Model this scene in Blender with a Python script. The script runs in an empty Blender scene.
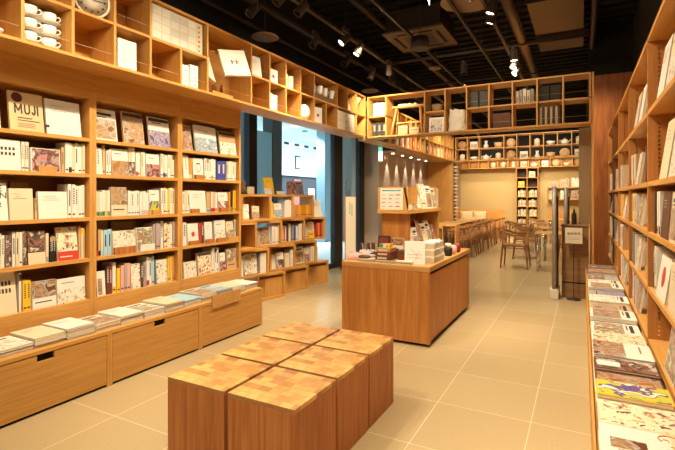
import bpy, math, random
from mathutils import Matrix, Vector
R = math.radians
PI = math.pi
random.seed(7)
scene = bpy.context.scene
COL = scene.collection

# ------------------------------------------------------------------ materials
MATS = {}
def _nt(name):
    m = bpy.data.materials.new(name); m.use_nodes = True
    nt = m.node_tree
    return m, nt, nt.nodes['Principled BSDF']
def plain(name, c, rough=.55, metal=0, spec=.35):
    if name in MATS: return MATS[name]
    m, nt, b = _nt(name)
    b.inputs['Base Color'].default_value = (*c, 1); b.inputs['Roughness'].default_value = rough
    b.inputs['Metallic'].default_value = metal; b.inputs['Specular IOR Level'].default_value = spec
    MATS[name] = m; return m
def emis(name, c, s):
    m, nt, b = _nt(name)
    b.inputs['Base Color'].default_value = (*c, 1)
    b.inputs['Emission Color'].default_value = (*c, 1); b.inputs['Emission Strength'].default_value = s
    MATS[name] = m; return m
def wood(name, c1, c2, sc, rough=.45, knots=False):
    m, nt, b = _nt(name); N, L = nt.nodes, nt.links
    tc = N.new('ShaderNodeTexCoord'); mp = N.new('ShaderNodeMapping'); mp.inputs['Scale'].default_value = sc
    oi = N.new('ShaderNodeObjectInfo'); mu = N.new('ShaderNodeVectorMath'); mu.operation = 'SCALE'
    mu.inputs[0].default_value = (13, 7, 9); L.new(oi.outputs['Random'], mu.inputs['Scale'])
    ad = N.new('ShaderNodeVectorMath'); ad.operation = 'ADD'
    L.new(tc.outputs['Object'], ad.inputs[0]); L.new(mu.outputs[0], ad.inputs[1]); L.new(ad.outputs[0], mp.inputs['Vector'])
    n = N.new('ShaderNodeTexNoise'); n.inputs['Scale'].default_value = 3; n.inputs['Detail'].default_value = 5; n.inputs['Distortion'].default_value = .8
    L.new(mp.outputs[0], n.inputs['Vector'])
    r = N.new('ShaderNodeValToRGB'); r.color_ramp.elements[0].position = .32; r.color_ramp.elements[1].position = .68
    r.color_ramp.elements[0].color = (*c2, 1); r.color_ramp.elements[1].color = (*c1, 1)
    L.new(n.outputs['Fac'], r.inputs[0])
    out = r.outputs[0]
    if knots:
        v = N.new('ShaderNodeTexVoronoi'); v.inputs['Scale'].default_value = 1.1
        L.new(tc.outputs['Object'], v.inputs['Vector'])
        rr = N.new('ShaderNodeValToRGB'); rr.color_ramp.elements[0].position = .06; rr.color_ramp.elements[1].position = .14
        rr.color_ramp.elements[0].color = (.35, .3, .28, 1); rr.color_ramp.elements[1].color = (1, 1, 1, 1)
        L.new(v.outputs['Distance'], rr.inputs[0])
        mx = N.new('ShaderNodeMix'); mx.data_type = 'RGBA'; mx.blend_type = 'MULTIPLY'; mx.inputs[0].default_value = 1
        L.new(out, mx.inputs[6]); L.new(rr.outputs[0], mx.inputs[7]); out = mx.outputs[2]
    L.new(out, b.inputs['Base Color'])
    b.inputs['Roughness'].default_value = rough; b.inputs['Specular IOR Level'].default_value = .3
    bp = N.new('ShaderNodeBump'); bp.inputs['Strength'].default_value = .06; bp.inputs['Distance'].default_value = .002
    L.new(n.outputs['Fac'], bp.inputs['Height']); L.new(bp.outputs[0], b.inputs['Normal'])
    MATS[name] = m; return m
OAK1, OAK2 = (.61, .325, .09), (.51, .245, .057)
WY = wood('oak grain along y', OAK1, OAK2, (14, .9, 14))
WX = wood('oak grain along x', OAK1, OAK2, (.9, 14, 14))
WZ = wood('oak grain upright', OAK1, OAK2, (14, 14, .9))
WD = wood('drawer oak', (.56, .30, .08), (.44, .21, .05), (12, .8, 26))
TB = wood('counter oak', (.52, .225, .055), (.37, .14, .03), (9, 9, .55))
TBX = wood('counter oak top', (.58, .32, .11), (.47, .23, .07), (1, 12, 12))
BLK = wood('solid block timber', (.50, .20, .058), (.33, .11, .03), (16, 16, .7))
DKW = wood('rough cedar wall', (.46, .16, .042), (.28, .085, .022), (5, 5, .5), .6, True)
GRW = wood('greyed oak', (.36, .24, .12), (.28, .18, .09), (10, 10, .8))
CHW = wood('chair wood', (.40, .19, .065), (.30, .125, .04), (10, 10, 3))
TTW = wood('table top wood', (.62, .38, .15), (.54, .30, .11), (10, 2, 10))

def parquet():
    m, nt, b = _nt('end grain parquet'); N, L = nt.nodes, nt.links
    tc = N.new('ShaderNodeTexCoord')
    br = N.new('ShaderNodeTexBrick'); br.offset = .43; br.squash = .8
    for k, v in (('Scale', 1), ('Mortar Size', .0012), ('Brick Width', .082), ('Row Height', .049), ('Bias', .0), ('Mortar Smooth', .3)): br.inputs[k].default_value = v
    br.inputs['Color1'].default_value = (.82, .49, .16, 1); br.inputs['Color2'].default_value = (.34, .125, .03, 1); br.inputs['Mortar'].default_value = (.33, .14, .045, 1)
    L.new(tc.outputs['Object'], br.inputs['Vector'])
    n = N.new('ShaderNodeTexNoise'); n.inputs['Scale'].default_value = 60; n.inputs['Detail'].default_value = 4
    mp = N.new('ShaderNodeMapping'); mp.inputs['Scale'].default_value = (1, .3, 1); L.new(tc.outputs['Object'], mp.inputs[0]); L.new(mp.outputs[0], n.inputs['Vector'])
    mx = N.new('ShaderNodeMix'); mx.data_type = 'RGBA'; mx.blend_type = 'OVERLAY'; mx.inputs[0].default_value = .35
    L.new(br.outputs['Color'], mx.inputs[6]); L.new(n.outputs['Fac'], mx.inputs[7])
    n2 = N.new('ShaderNodeTexNoise'); n2.inputs['Scale'].default_value = 14; L.new(tc.outputs['Object'], n2.inputs['Vector'])
    hs = N.new('ShaderNodeMix'); hs.data_type = 'RGBA'; hs.inputs[7].default_value = (.62, .34, .12, 1)
    hr = N.new('ShaderNodeMath'); hr.operation = 'MULTIPLY'; hr.inputs[1].default_value = .35; L.new(n2.outputs['Fac'], hr.inputs[0]); L.new(mx.outputs[2], hs.inputs[6]); L.new(hr.outputs[0], hs.inputs[0])
    L.new(hs.outputs[2], b.inputs['Base Color']); b.inputs['Roughness'].default_value = .38
    return m
PARQ = parquet()

def tiles():
    m, nt, b = _nt('beige floor tile'); N, L = nt.nodes, nt.links
    tc = N.new('ShaderNodeTexCoord'); mp = N.new('ShaderNodeMapping'); mp.inputs['Location'].default_value = (.28, -3.06 + .586 * 10, 0)
    L.new(tc.outputs['Object'], mp.inputs[0])
    br = N.new('ShaderNodeTexBrick'); br.offset = 0; br.squash = 1
    for k, v in (('Scale', 1), ('Mortar Size', .002), ('Brick Width', .5875), ('Row Height', .586), ('Bias', 0), ('Mortar Smooth', .1)): br.inputs[k].default_value = v
    br.inputs['Color1'].default_value = (.455, .352, .198, 1); br.inputs['Color2'].default_value = (.42, .325, .18, 1); br.inputs['Mortar'].default_value = (.70, .62, .44, 1)
    L.new(mp.outputs[0], br.inputs['Vector'])
    n = N.new('ShaderNodeTexNoise'); n.inputs['Scale'].default_value = 90; n.inputs['Detail'].default_value = 3; L.new(tc.outputs['Object'], n.inputs['Vector'])
    mx = N.new('ShaderNodeMix'); mx.data_type = 'RGBA'; mx.blend_type = 'OVERLAY'; mx.inputs[0].default_value = .18
    L.new(br.outputs['Color'], mx.inputs[6]); L.new(n.outputs['Fac'], mx.inputs[7])
    L.new(mx.outputs[2], b.inputs['Base Color']); b.inputs['Roughness'].default_value = .24; b.inputs['Specular IOR Level'].default_value = .5
    return m
FLOOR = tiles()

def printed(name, cols, scale=28, tall=1.0):
    m, nt, b = _nt(name); N, L = nt.nodes, nt.links
    tc = N.new('ShaderNodeTexCoord'); oi = N.new('ShaderNodeObjectInfo')
    mu = N.new('ShaderNodeVectorMath'); mu.operation = 'SCALE'; mu.inputs[0].default_value = (3, 5, 4); L.new(oi.outputs['Random'], mu.inputs['Scale'])
    ad = N.new('ShaderNodeVectorMath'); ad.operation = 'ADD'; L.new(tc.outputs['Object'], ad.inputs[0]); L.new(mu.outputs[0], ad.inputs[1])
    mp = N.new('ShaderNodeMapping'); mp.inputs['Scale'].default_value = (1, 1, tall); L.new(ad.outputs[0], mp.inputs[0])
    n = N.new('ShaderNodeTexNoise'); n.inputs['Scale'].default_value = scale * 1.05; n.inputs['Detail'].default_value = 2.2; n.inputs['Distortion'].default_value = .6
    L.new(mp.outputs[0], n.inputs['Vector'])
    r = N.new('ShaderNodeValToRGB'); r.color_ramp.interpolation = 'CONSTANT' if any(q in name for q in ('line', 'icons', 'teal')) else 'LINEAR'; e = r.color_ramp.elements
    if any(q in name for q in ('food', 'interior', 'pink', 'garden', 'blue', 'purple')): cols = [tuple(v * .55 for v in c) if i % 2 == 0 or i == 3 else tuple(v * .9 for v in c) for i, c in enumerate(cols)]
    k = len(cols)
    e[0].position = 0; e[0].color = (*cols[0], 1); e[1].position = .36; e[1].color = (*cols[1], 1)
    for i in range(2, k):
        q = e.new(.36 + .30 * (i - 1) / (k - 2 + .001)); q.color = (*cols[i], 1)
    L.new(n.outputs['Fac'], r.inputs[0]); L.new(r.outputs[0], b.inputs['Base Color'])
    b.inputs['Roughness'].default_value = .4; MATS[name] = m; return m
PIC = {
 'food': printed('printed food photo', [(.05, .02, .01), (.35, .1, .03), (.75, .6, .4), (.5, .2, .05), (.85, .8, .7), (.15, .05, .02)], 13),
 'room': printed('printed interior photo', [(.12, .06, .03), (.5, .25, .09), (.8, .6, .38), (.6, .35, .15), (.85, .78, .66), (.25, .1, .04)], 10, 1.3),
 'dark': printed('printed dark photo', [(.02, .015, .01), (.06, .03, .02), (.3, .15, .1), (.03, .02, .02), (.7, .6, .5), (.1, .05, .04)], 12),
 'green': printed('printed garden picture', [(.1, .2, .05), (.8, .78, .6), (.3, .4, .15), (.75, .3, .2), (.85, .82, .7), (.2, .25, .1)], 14),
 'pink': printed('printed pink picture', [(.1, .03, .03), (.6, .2, .2), (.8, .55, .5), (.12, .04, .03), (.7, .3, .25), (.85, .75, .7)], 11),
 'blue': printed('printed blue picture', [(.1, .3, .5), (.75, .82, .85), (.35, .6, .75), (.85, .87, .86), (.2, .4, .6), (.8, .8, .8)], 8, 2.2),
 'line': printed('printed line drawing', [(.16, .12, .09), (.78, .73, .62), (.78, .73, .62), (.72, .66, .54), (.55, .45, .33), (.3, .2, .14)], 26),
 'purple': printed('printed purple picture', [(.06, .03, .12), (.2, .12, .4), (.75, .72, .75), (.3, .2, .5), (.8, .75, .7), (.1, .05, .2)], 13),
 'teal': printed('printed teal and lime pattern', [(.02, .25, .3), (.5, .5, .04), (.5, .5, .04), (.12, .08, .25), (.8, .78, .6), (.5, .45, .05)], 12, .6),
 'icons': printed('printed small icons', [(.12, .06, .04), (.76, .68, .48), (.76, .68, .48), (.72, .62, .42), (.5, .25, .12), (.12, .1, .2)], 24),
}
C = dict(white=(.74, .71, .64), cream=(.68, .58, .40), black=(.02, .018, .016), red=(.55, .05, .03), blue=(.05, .07, .35), yellow=(.78, .48, .03), orange=(.72, .26, .04),
         green=(.12, .28, .12), kraft=(.42, .24, .10), grey=(.34, .32, .29), skyblue=(.35, .58, .70), tan=(.55, .36, .18), brown=(.11, .05, .028), pink=(.70, .38, .34), mauve=(.42, .33, .31), maroon=(.2, .03, .02), teal=(.03, .3, .33), sand=(.62, .46, .24))
CM = {k: plain(k + ' paper', v, .5) for k, v in C.items()}
PAGE = plain('page block', (.82, .76, .63), .8)
INK = plain('ink', (.05, .04, .035), .6); INKB = plain('brown ink', (.25, .13, .07), .6)
WHT = plain('white plastic', (.85, .83, .78), .3); CER = plain('white ceramic', (.86, .84, .78), .18, 0, .5)
BLKM = plain('black metal', (.02, .017, .015), .5); DARKP = plain('dark brown painted metal', (.05, .03, .02), .55)
CEILM = plain('black ceiling paint', (.009, .007, .006), .8)
TRACKM = plain('bronze track', (.028, .016, .009), .5); DUCTM = plain('duct metal', (.075, .040, .021), .5)
STEEL = plain('brushed steel', (.36, .33, .29), .5, .35); CHR = plain('chrome', (.7, .7, .7), .15, 1)
GREYW = plain('taupe wall paint', (.42, .31, .21), .75); BEIGEW = plain('ochre plaster', (.52, .38, .17), .8); DWALL = plain('dark wall paint', (.012, .01, .009), .85)
LENS = emis('lamp lens', (1, .82, .58), 8); LENSW = emis('downlight lens', (1, .9, .75), 12)
SLOT = plain('dark slot', (.006, .005, .004), .9)
WIRE = plain('guard wire', (.75, .6, .42), .4)
LINEN = plain('linen cushion', (.55, .43, .25), .9)
CEILT = plain('pale arcade ceiling', (.66, .83, .86), .7)
DARKG = plain('dark grey binder', (.055, .052, .04), .5)

# ------------------------------------------------------------------ mesh builder
class MB:
    def __init__(s): s.v = []; s.f = []; s.m = []; s.sm = []; s.mats = []
    def mi(s, m):
        if m not in s.mats: s.mats.append(m)
        return s.mats.index(m)
    def face(s, ids, m, smooth=False): s.f.append(ids); s.m.append(s.mi(m)); s.sm.append(smooth)
    def box(s, x0, x1, y0, y1, z0, z1, m, M=None):
        b = len(s.v)
        P = [(x0, y0, z0), (x1, y0, z0), (x1, y1, z0), (x0, y1, z0), (x0, y0, z1), (x1, y0, z1), (x1, y1, z1), (x0, y1, z1)]
        if M: P = [tuple(M @ Vector(p)) for p in P]
        s.v += P
        for q in ((0, 3, 2, 1), (4, 5, 6, 7), (0, 1, 5, 4), (1, 2, 6, 5), (2, 3, 7, 6), (3, 0, 4, 7)): s.face([b + i for i in q], m)
        return s
    def quadx(s, x, y0, y1, z0, z1, m):
        b = len(s.v); s.v += [(x, y0, z0), (x, y1, z0), (x, y1, z1), (x, y0, z1)]; s.face([b, b + 1, b + 2, b + 3], m); return s
    def sweep(s, pts, r, m, n=8, cap=True, flat=1.0):
        pts = [Vector(p) for p in pts]; k = len(pts)
        rs = r if isinstance(r, (list, tuple)) else [r] * k
        b = len(s.v); up = None
        for i, p in enumerate(pts):
            t = (pts[min(i + 1, k - 1)] - pts[max(i - 1, 0)]).normalized()
            if up is None: up = Vector((0, 0, 1)) if abs(t.z) < .9 else Vector((0, 1, 0))
            u = t.cross(up).normalized(); w = u.cross(t).normalized(); up = w
            for j in range(n):
                a = 2 * PI * j / n; s.v.append(tuple(p + u * (math.cos(a) * rs[i]) + w * (math.sin(a) * rs[i] * flat)))
        for i in range(k - 1):
            for j in range(n):
                j2 = (j + 1) % n; s.face([b + i * n + j, b + i * n + j2, b + (i + 1) * n + j2, b + (i + 1) * n + j], m, True)
        if cap:
            s.face([b + j for j in reversed(range(n))], m); s.face([b + (k - 1) * n + j for j in range(n)], m)
        return s
    def lathe(s, prof, m, n=20, M=None, ang=2 * PI):
        b = len(s.v); k = len(prof)
        for r, z in prof:
            for j in range(n):
                a = ang * j / n; p = Vector((r * math.cos(a), r * math.sin(a), z)); s.v.append(tuple(M @ p) if M else tuple(p))
        for i in range(k - 1):
            for j in range(n):
                j2 = (j + 1) % n; s.face([b + i * n + j, b + i * n + j2, b + (i + 1) * n + j2, b + (i + 1) * n + j], m, True)
        if prof[0][0] > 1e-4: s.face([b + j for j in reversed(range(n))], m)
        if prof[-1][0] > 1e-4: s.face([b + (k - 1) * n + j for j in range(n)], m)
        return s
    def mesh(s, name):
        me = bpy.data.meshes.new(name); me.from_pydata(s.v, [], s.f)
        for m in s.mats: me.materials.append(m)
        me.polygons.foreach_set('material_index', s.m); me.polygons.foreach_set('use_smooth', s.sm); me.update(); return me
    def build(s, name, parent=None, loc=(0, 0, 0), rot=(0, 0, 0), bevel=0):
        o = bpy.data.objects.new(name, s.mesh(name)); COL.objects.link(o); o.location = loc; o.rotation_euler = rot
        if parent: o.parent = parent
        if bevel:
            bv = o.modifiers.new('b', 'BEVEL'); bv.width = bevel; bv.segments = 2; bv.limit_method = 'ANGLE'
        return o
def tag(o, label, cat, group=None):
    o['label'] = label; o['category'] = cat
    if group: o['group'] = group
    return o
def thing(name, label, cat, loc=(0, 0, 0), rot=(0, 0, 0), group=None):
    o = bpy.data.objects.new(name, None); COL.objects.link(o); o.location = loc; o.rotation_euler = rot; o.empty_display_size = .1
    return tag(o, label, cat, group)
def struct(name, mb, **k):
    o = mb.build(name, **k); o['kind'] = 'structure'; return o
def dup(root, loc, rot, label, group=None):
    r = root.copy(); COL.objects.link(r); r.location = loc; r.rotation_euler = rot; r['label'] = label
    if group: r['group'] = group
    for ch in list(root.children):
        c = ch.copy(); COL.objects.link(c); c.parent = r
        for g in ch.children:
            d = g.copy(); COL.objects.link(d); d.parent = c
    return r
def bx(*a): return MB().box(*a)
def text_part(name, s, size, m, parent, loc, rot=(R(90), 0, R(90)), squeeze=1.0, font_bold=.0):
    cu = bpy.data.curves.new('t', 'FONT'); cu.body = s; cu.size = size; cu.offset = font_bold; cu.extrude = .0004; cu.resolution_u = 2
    t = bpy.data.objects.new('t', cu); COL.objects.link(t)
    bpy.context.view_layer.update()
    me = bpy.data.meshes.new_from_object(t.evaluated_get(bpy.context.evaluated_depsgraph_get()))
    bpy.data.objects.remove(t); me.name = name; me.materials.clear(); me.materials.append(m)
    o = bpy.data.objects.new(name, me); COL.objects.link(o); o.parent = parent; o.location = loc; o.rotation_euler = rot; o.scale = (squeeze, 1, 1); return o

FAR = []
ORD = 'zeroth first second third fourth fifth sixth seventh eighth ninth tenth eleventh twelfth thirteenth fourteenth fifteenth sixteenth seventeenth eighteenth nineteenth twentieth twenty-first twenty-second twenty-third twenty-fourth twenty-fifth twenty-sixth twenty-seventh twenty-eighth twenty-ninth thirtieth thirty-first thirty-second thirty-third thirty-fourth thirty-fifth'.split()

# ------------------------------------------------------------------ camera
F, SN, CS = 455.0, .4733, .8809
def uy(u, x):                                   # measured photo column -> distance along a wall standing at this x
    a = (u - 337.5) / F; return x * (CS + SN * a) / (-SN + CS * a)
cam = bpy.data.cameras.new('camera'); co = bpy.data.objects.new('camera', cam); COL.objects.link(co)
co.location = (0, 0, 1.4); co.rotation_euler = (R(90), 0, R(28.25)); cam.sensor_width = 36; cam.lens = 36 * F / 675; cam.shift_y = -28 / 675
cam.clip_start = .05; scene.camera = co

# ------------------------------------------------------------------ the room
ZC = 4.3
struct('floor', bx(-4.34, 1.2, -3, 17.2, -.1, 0, FLOOR))
struct('ceiling', bx(-4.6, 1.2, -3, 17.2, ZC, ZC + .1, CEILM))
struct('wall_left', MB().box(-4.6, -3.88, -3, 4.2, 0, ZC, GREYW))
struct('wall_left_upper', MB().box(-4.42, -3.56, 4.205, 9.29, 3.12, ZC, DWALL).box(-3.88, -3.56, -3, 4.2, 2.42, ZC, DWALL))
struct('wall_left_rear', bx(-4.6, -3.95, 9.29, 16.94, 0, 2.76, GREYW)); struct('wall_left_rear_upper', bx(-4.6, -3.95, 9.29, 16.94, 2.76, ZC, DWALL))
struct('wall_back', bx(-4.6, 1.2, 16.95, 17.2, 0, 2.76, BEIGEW)); struct('wall_back_upper', bx(-4.6, 1.2, 16.95, 17.2, 2.76, ZC, DWALL))
struct('wall_right', bx(.73, 1.2, -3, 8.71, 0, 2.45, GREYW)); struct('wall_right_upper', bx(.73, 1.2, -3, 8.71, 2.45, ZC, DWALL))
struct('wall_cafe_right', bx(.9, 1.2, 8.9, 16.95, 0, 2.76, BEIGEW)); struct('wall_cafe_right_upper', bx(.9, 1.2, 8.9, 16.95, 2.76, ZC, DWALL))
struct('wall_front', bx(-4.6, 1.2, -3.2, -3, 0, ZC, GREYW))
struct('wall_cedar', bx(.12, 1.2, 8.75, 8.9, 0, 3.43, DKW))
struct('wall_black_upper', bx(.10, 1.2, 8.72, 8.9, 3.43, ZC, DWALL))
struct('wall_partition', bx(-3.95, -3.24, 12.92, 13.0, 0, 2.4, WZ))
# glass front
mb = MB()
for y0, y1 in ((5.27, 5.45), (7.89, 8.22), (9.03, 9.28)): mb.box(-4.40, -4.30, y0, y1, 0, 3.12, BLKM)
mb.box(-4.39, -4.31, 4.2, 9.29, 0, .09, BLKM).box(-4.39, -4.31, 4.2, 9.29, 3.04, 3.12, BLKM)
struct('window_1', mb)
g, nt, b = _nt('window glass'); b.inputs['Base Color'].default_value = (.86, .97, 1, 1); b.inputs['Roughness'].default_value = 0
b.inputs['Transmission Weight'].default_value = 1; b.inputs['IOR'].default_value = 1.02
for y0, y1, n in ((4.2, 5.27, 2), (5.45, 7.89, 3), (8.22, 9.03, 4)): struct('window_%d' % n, bx(-4.352, -4.346, y0, y1, .09, 3.04, g))
h = thing('door_handle', 'tall vertical steel pull handle on the glass door beside the cream banner', 'handle', (-4.28, 8.34, 0))
MB().sweep([(0, 0, .75), (0, 0, 1.75)], .016, STEEL).build('grip', h)
MB().sweep([(0, 0, .85), (-.06, 0, .85)], .01, STEEL).sweep([(0, 0, 1.65), (-.06, 0, 1.65)], .01, STEEL).build('bracket', h)
# the arcade outside
struct('trim_outside_ground', bx(-14, -4.34, -1, 26, -.1, -.002, plain('pale paving', (.55, .56, .55), .5)))
struct('trim_outside_ceiling', bx(-9.6, -4.42, 2, 20, 3.46, 3.6, CEILT))
fm, nt, b = _nt('white facade panels'); tcn = nt.nodes.new('ShaderNodeTexCoord'); mpn = nt.nodes.new('ShaderNodeMapping'); mpn.inputs['Rotation'].default_value = (0, R(90), R(90))
mpn.vector_type = 'POINT'; sx = nt.nodes.new('ShaderNodeSeparateXYZ'); cx = nt.nodes.new('ShaderNodeCombineXYZ')
nt.links.new(tcn.outputs['Object'], sx.inputs[0]); nt.links.new(sx.outputs['Y'], cx.inputs['X']); nt.links.new(sx.outputs['Z'], cx.inputs['Y'])
brn = nt.nodes.new('ShaderNodeTexBrick'); brn.offset = 0
for k, v in (('Scale', 1), ('Mortar Size', .012), ('Brick Width', .8), ('Row Height', .27)): brn.inputs[k].default_value = v
brn.inputs['Color1'].default_value = (.80, .84, .86, 1); brn.inputs['Color2'].default_value = (.74, .79, .82, 1); brn.inputs['Mortar'].default_value = (.5, .58, .62, 1)
nt.links.new(cx.outputs[0], brn.inputs['Vector']); nt.links.new(brn.outputs['Color'], b.inputs['Base Color']); b.inputs['Roughness'].default_value = .5
bl = thing('arcade_building', 'white panelled building across the arcade, seen through the shop window', 'building', (-9.5, 12, 0))
MB().box(-1, 0, -9, 12, 2.2, 3.46, fm).build('facade', bl)
MB().box(-1, -.15, -9, 12, 0, 2.2, plain('dark shopfront', (.05, .045, .05), .3)).build('shopfront', bl)
m = MB()
for k in range(30): m.box(.0, .02, -8.6 + k * .68, -8.32 + k * .68, 3.32, 3.41, BLKM)
m.build('vent_row', bl)
for k, y in enumerate((-1.2, 2.3)):
    s = bx(0, .03, y, y + .34, 2.45, 2.95, INK).build('wall_sign', bl); bx(.03, .04, y + .04, y + .30, 2.50, 2.90, plain('sign face', (.7, .78, .8), .4)).build('sign_face', s)
pm = [plain('shop interior ' + n, c, .5) for n, c in (('red', (.35, .1, .08)), ('white', (.7, .7, .7)), ('blue', (.12, .2, .28)), ('tan', (.4, .25, .15)))]
for k in range(16):
    y = -6 + k * 1.05
    bx(-.14, -.1, y, y + random.uniform(.2, .6), .3, random.uniform(1.5, 2.1), pm[k % 4]).build('shop_panel', bl)
gcol = plain('blue grey cladding', (.34, .50, .58), .3); dcol = plain('dark stone cladding', (.10, .085, .07), .5)
for x, y0, y1, mm, lab in ((-6.4, 8.71, 9.07, dcol, 'dark stone arcade pillar behind the middle of the window'), (-7.0, 12.2, 12.72, gcol, 'blue grey arcade pillar outside, just left of the glass door'),
                         (-6.4, 12.8, 13.12, plain('taupe cladding', (.3, .27, .24), .5), 'taupe arcade pillar seen through the glass door'), (-6.0, 7.0, 7.35, gcol, 'blue arcade pillar at the left edge of the window beside the bookcase')):
    tag(bx(x - .3, x, y0, y1, 0, 3.46, mm).build('pillar'), lab, 'pillar')
tag(bx(-6.5, -6.42, 7.9, 8.69, 0, 2.9, plain('pale blue panel', (.45, .68, .78), .3)).build('arcade_screen'), 'pale blue screen outside, left of the dark stone pillar', 'screen')
for k, (x, y) in enumerate(((-6.2, 6.7), (-6.6, 8.9), (-7.6, 12))):
    tag(MB().lathe([(.09, 0), (.09, .02), (.07, .02)], DARKP, 16).build('downlight', loc=(x, y, 3.438)), 'small round light in the arcade ceiling, %s along it' % ORD[k + 1], 'ceiling light')

# ------------------------------------------------------------------ books
def book_mb(w, h, d, mode, cov, design='', acc=None, pagec=PAGE):
    """local frame: front = +X, width = +Y, height = +Z, x from -d to 0"""
    m = MB(); c = CM[cov]; e = .0025
    if mode == 's':
        m.box(-e, 0, 0, w, 0, h, c); m.box(-d, -e, 0, e, 0, h, c); m.box(-d, -e, w - e, w, 0, h, c); m.box(-d + .003, -e, e, w - e, .003, h - .003, pagec)
        x = .0006
        if 'v' in design: m.quadx(x, w * .35, w * .68, h * .35, h * .82, INK if cov not in ('black', 'brown', 'blue', 'maroon') else CM['cream'])
        elif 'd' in design:
            for k in range(7): m.quadx(x, w * .32, w * .7, h * (.42 + k * .07), h * (.465 + k * .07), INK if cov not in ('black', 'brown', 'blue', 'maroon') else CM['white'])
        if 'b' in design: m.quadx(x, 0, w, h * .02, h * .2, CM[acc or 'red'])
        if 't' in design: m.quadx(x, 0, w, h * .8, h * .97, CM[acc or 'red'])
        if 'k' in design: m.quadx(x, w * .15, w * .85, h * .08, h * .13, INK)
        if 'P' in design: m.quadx(x, 0, w, 0, h * .5, PIC[acc])
        if 'Q' in design: m.quadx(x, 0, w, 0, h, PIC[acc])
    else:
        m.box(-e, 0, 0, w, 0, h, c); m.box(-d, -d + e, 0, w, 0, h, c); m.box(-d + e, -e, 0, e, 0, h, c); m.box(-d + e, -e, e, w - .003, .003, h - .003, pagec)
        x = .0006
        ink = INK if cov not in ('black', 'brown', 'blue', 'maroon') else CM['cream']
        if 'q' in design: m.quadx(x, w * .03, w * .97, h * .03, h * .97, PIC[acc])
        if 'p' in design:
            m.quadx(x, w * .05, w * .95, h * .06, h * .68, PIC[acc]); m.quadx(x, w * .12, w * .8, h * .80, h * .88, ink); m.quadx(x, w * .12, w * .55, h * .73, h * .76, ink)
        if 'l' in design:
            m.quadx(x, w * .0, w, 0, h * .55, PIC[acc]); m.quadx(x, w * .15, w * .6, h * .8, h * .83, INKB)
        if 'z' in design:
            m.quadx(x, w * .38, w * .66, h * .12, h * .52, PIC['food']); m.quadx(x, w * .68, w * .8, h * .2, h * .4, PIC['dark'])
            for k in range(9): m.quadx(x, w * .84, w * .9, h * (.12 + k * .07), h * (.165 + k * .07), INKB)
        if 'u' in design:
            m.quadx(x, w * .0, w, h * .38, h * .99, PIC[acc]); m.quadx(x, w * .1, w * .8, h * .2, h * .24, ink)
        if 't' in design:
            for k in range(3): m.quadx(x, w * (.15 + .1 * (k % 2)), w * random.uniform(.45, .8), h * (.82 - k * .07), h * (.832 - k * .07), INKB if ink is INK else ink)
        if 'T' in design:
            for j in (0, 1):
                for k in range(6): m.quadx(x, w * (.08 + k * .13), w * (.16 + k * .13), h * (.66 - j * .17), h * (.76 - j * .17), ink)
        if 'x' in design:
            for k in range(6): m.quadx(x, w * .44, w * .58, h * (.4 + k * .085), h * (.455 + k * .085), ink)
        if 'K' in design: m.quadx(x, 0, w, h * .74, h, CM['kraft'])
        if 'R' in design: m.quadx(x + .0005, 0, w, 0, h * .27, CM['red']); m.quadx(x + .001, w * .1, w * .7, h * .1, h * .13, CM['white'])
        if 'B' in design: m.quadx(x + .0005, w * .02, w * .98, h * .86, h * .97, ink)  # dark title bar; on top-shelf covers it doubles as painted overhang shadow
        if 'h' in design: m.quadx(x, w * .3, w * .7, h * .05, h * .7, PIC['food']); m.quadx(x, 0, w * .2, 0, h * .75, INK)
        if 'o' in design or 'f' in design:
            b = len(m.v); n = 20; r = w * (.17 if 'o' in design else .25); cz = h * (.5 if 'o' in design else .55)
            if 'o' in design:
                for j in range(n): m.v.append((x, w * .5 + r * math.cos(2 * PI * j / n), cz + r * 1.1 * math.sin(2 * PI * j / n)))
                m.face([b + j for j in range(n)], CM['red'])
            else:
                for j in range(n):
                    for q in (1, .88): m.v.append((x, w * .5 + q * r * math.cos(2 * PI * j / n), cz + q * r * 1.35 * math.sin(2 * PI * j / n)))
                for j in range(n): a, c2 = b + 2 * j, b + 2 * ((j + 1) % n); m.face([a, c2, c2 + 1, a + 1], INK)
                m.quadx(x, w * .33, w * .67, cz + r * .95, cz + r * 1.35, INK)
                for sx_ in (.42, .55): m.quadx(x, w * sx_, w * (sx_ + .05), cz + .004, cz + .008, INK)
                m.quadx(x, w * .45, w * .55, cz - r * .7, cz - r * .6, INK)
    return m
DESN = {'food': 'food photo', 'room': 'interior photo', 'dark': 'dark photo', 'green': 'garden picture', 'pink': 'pink photo', 'blue': 'blue picture', 'line': 'line drawing', 'purple': 'purple picture', 'teal': 'lime pattern', 'icons': 'small icons'}

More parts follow.
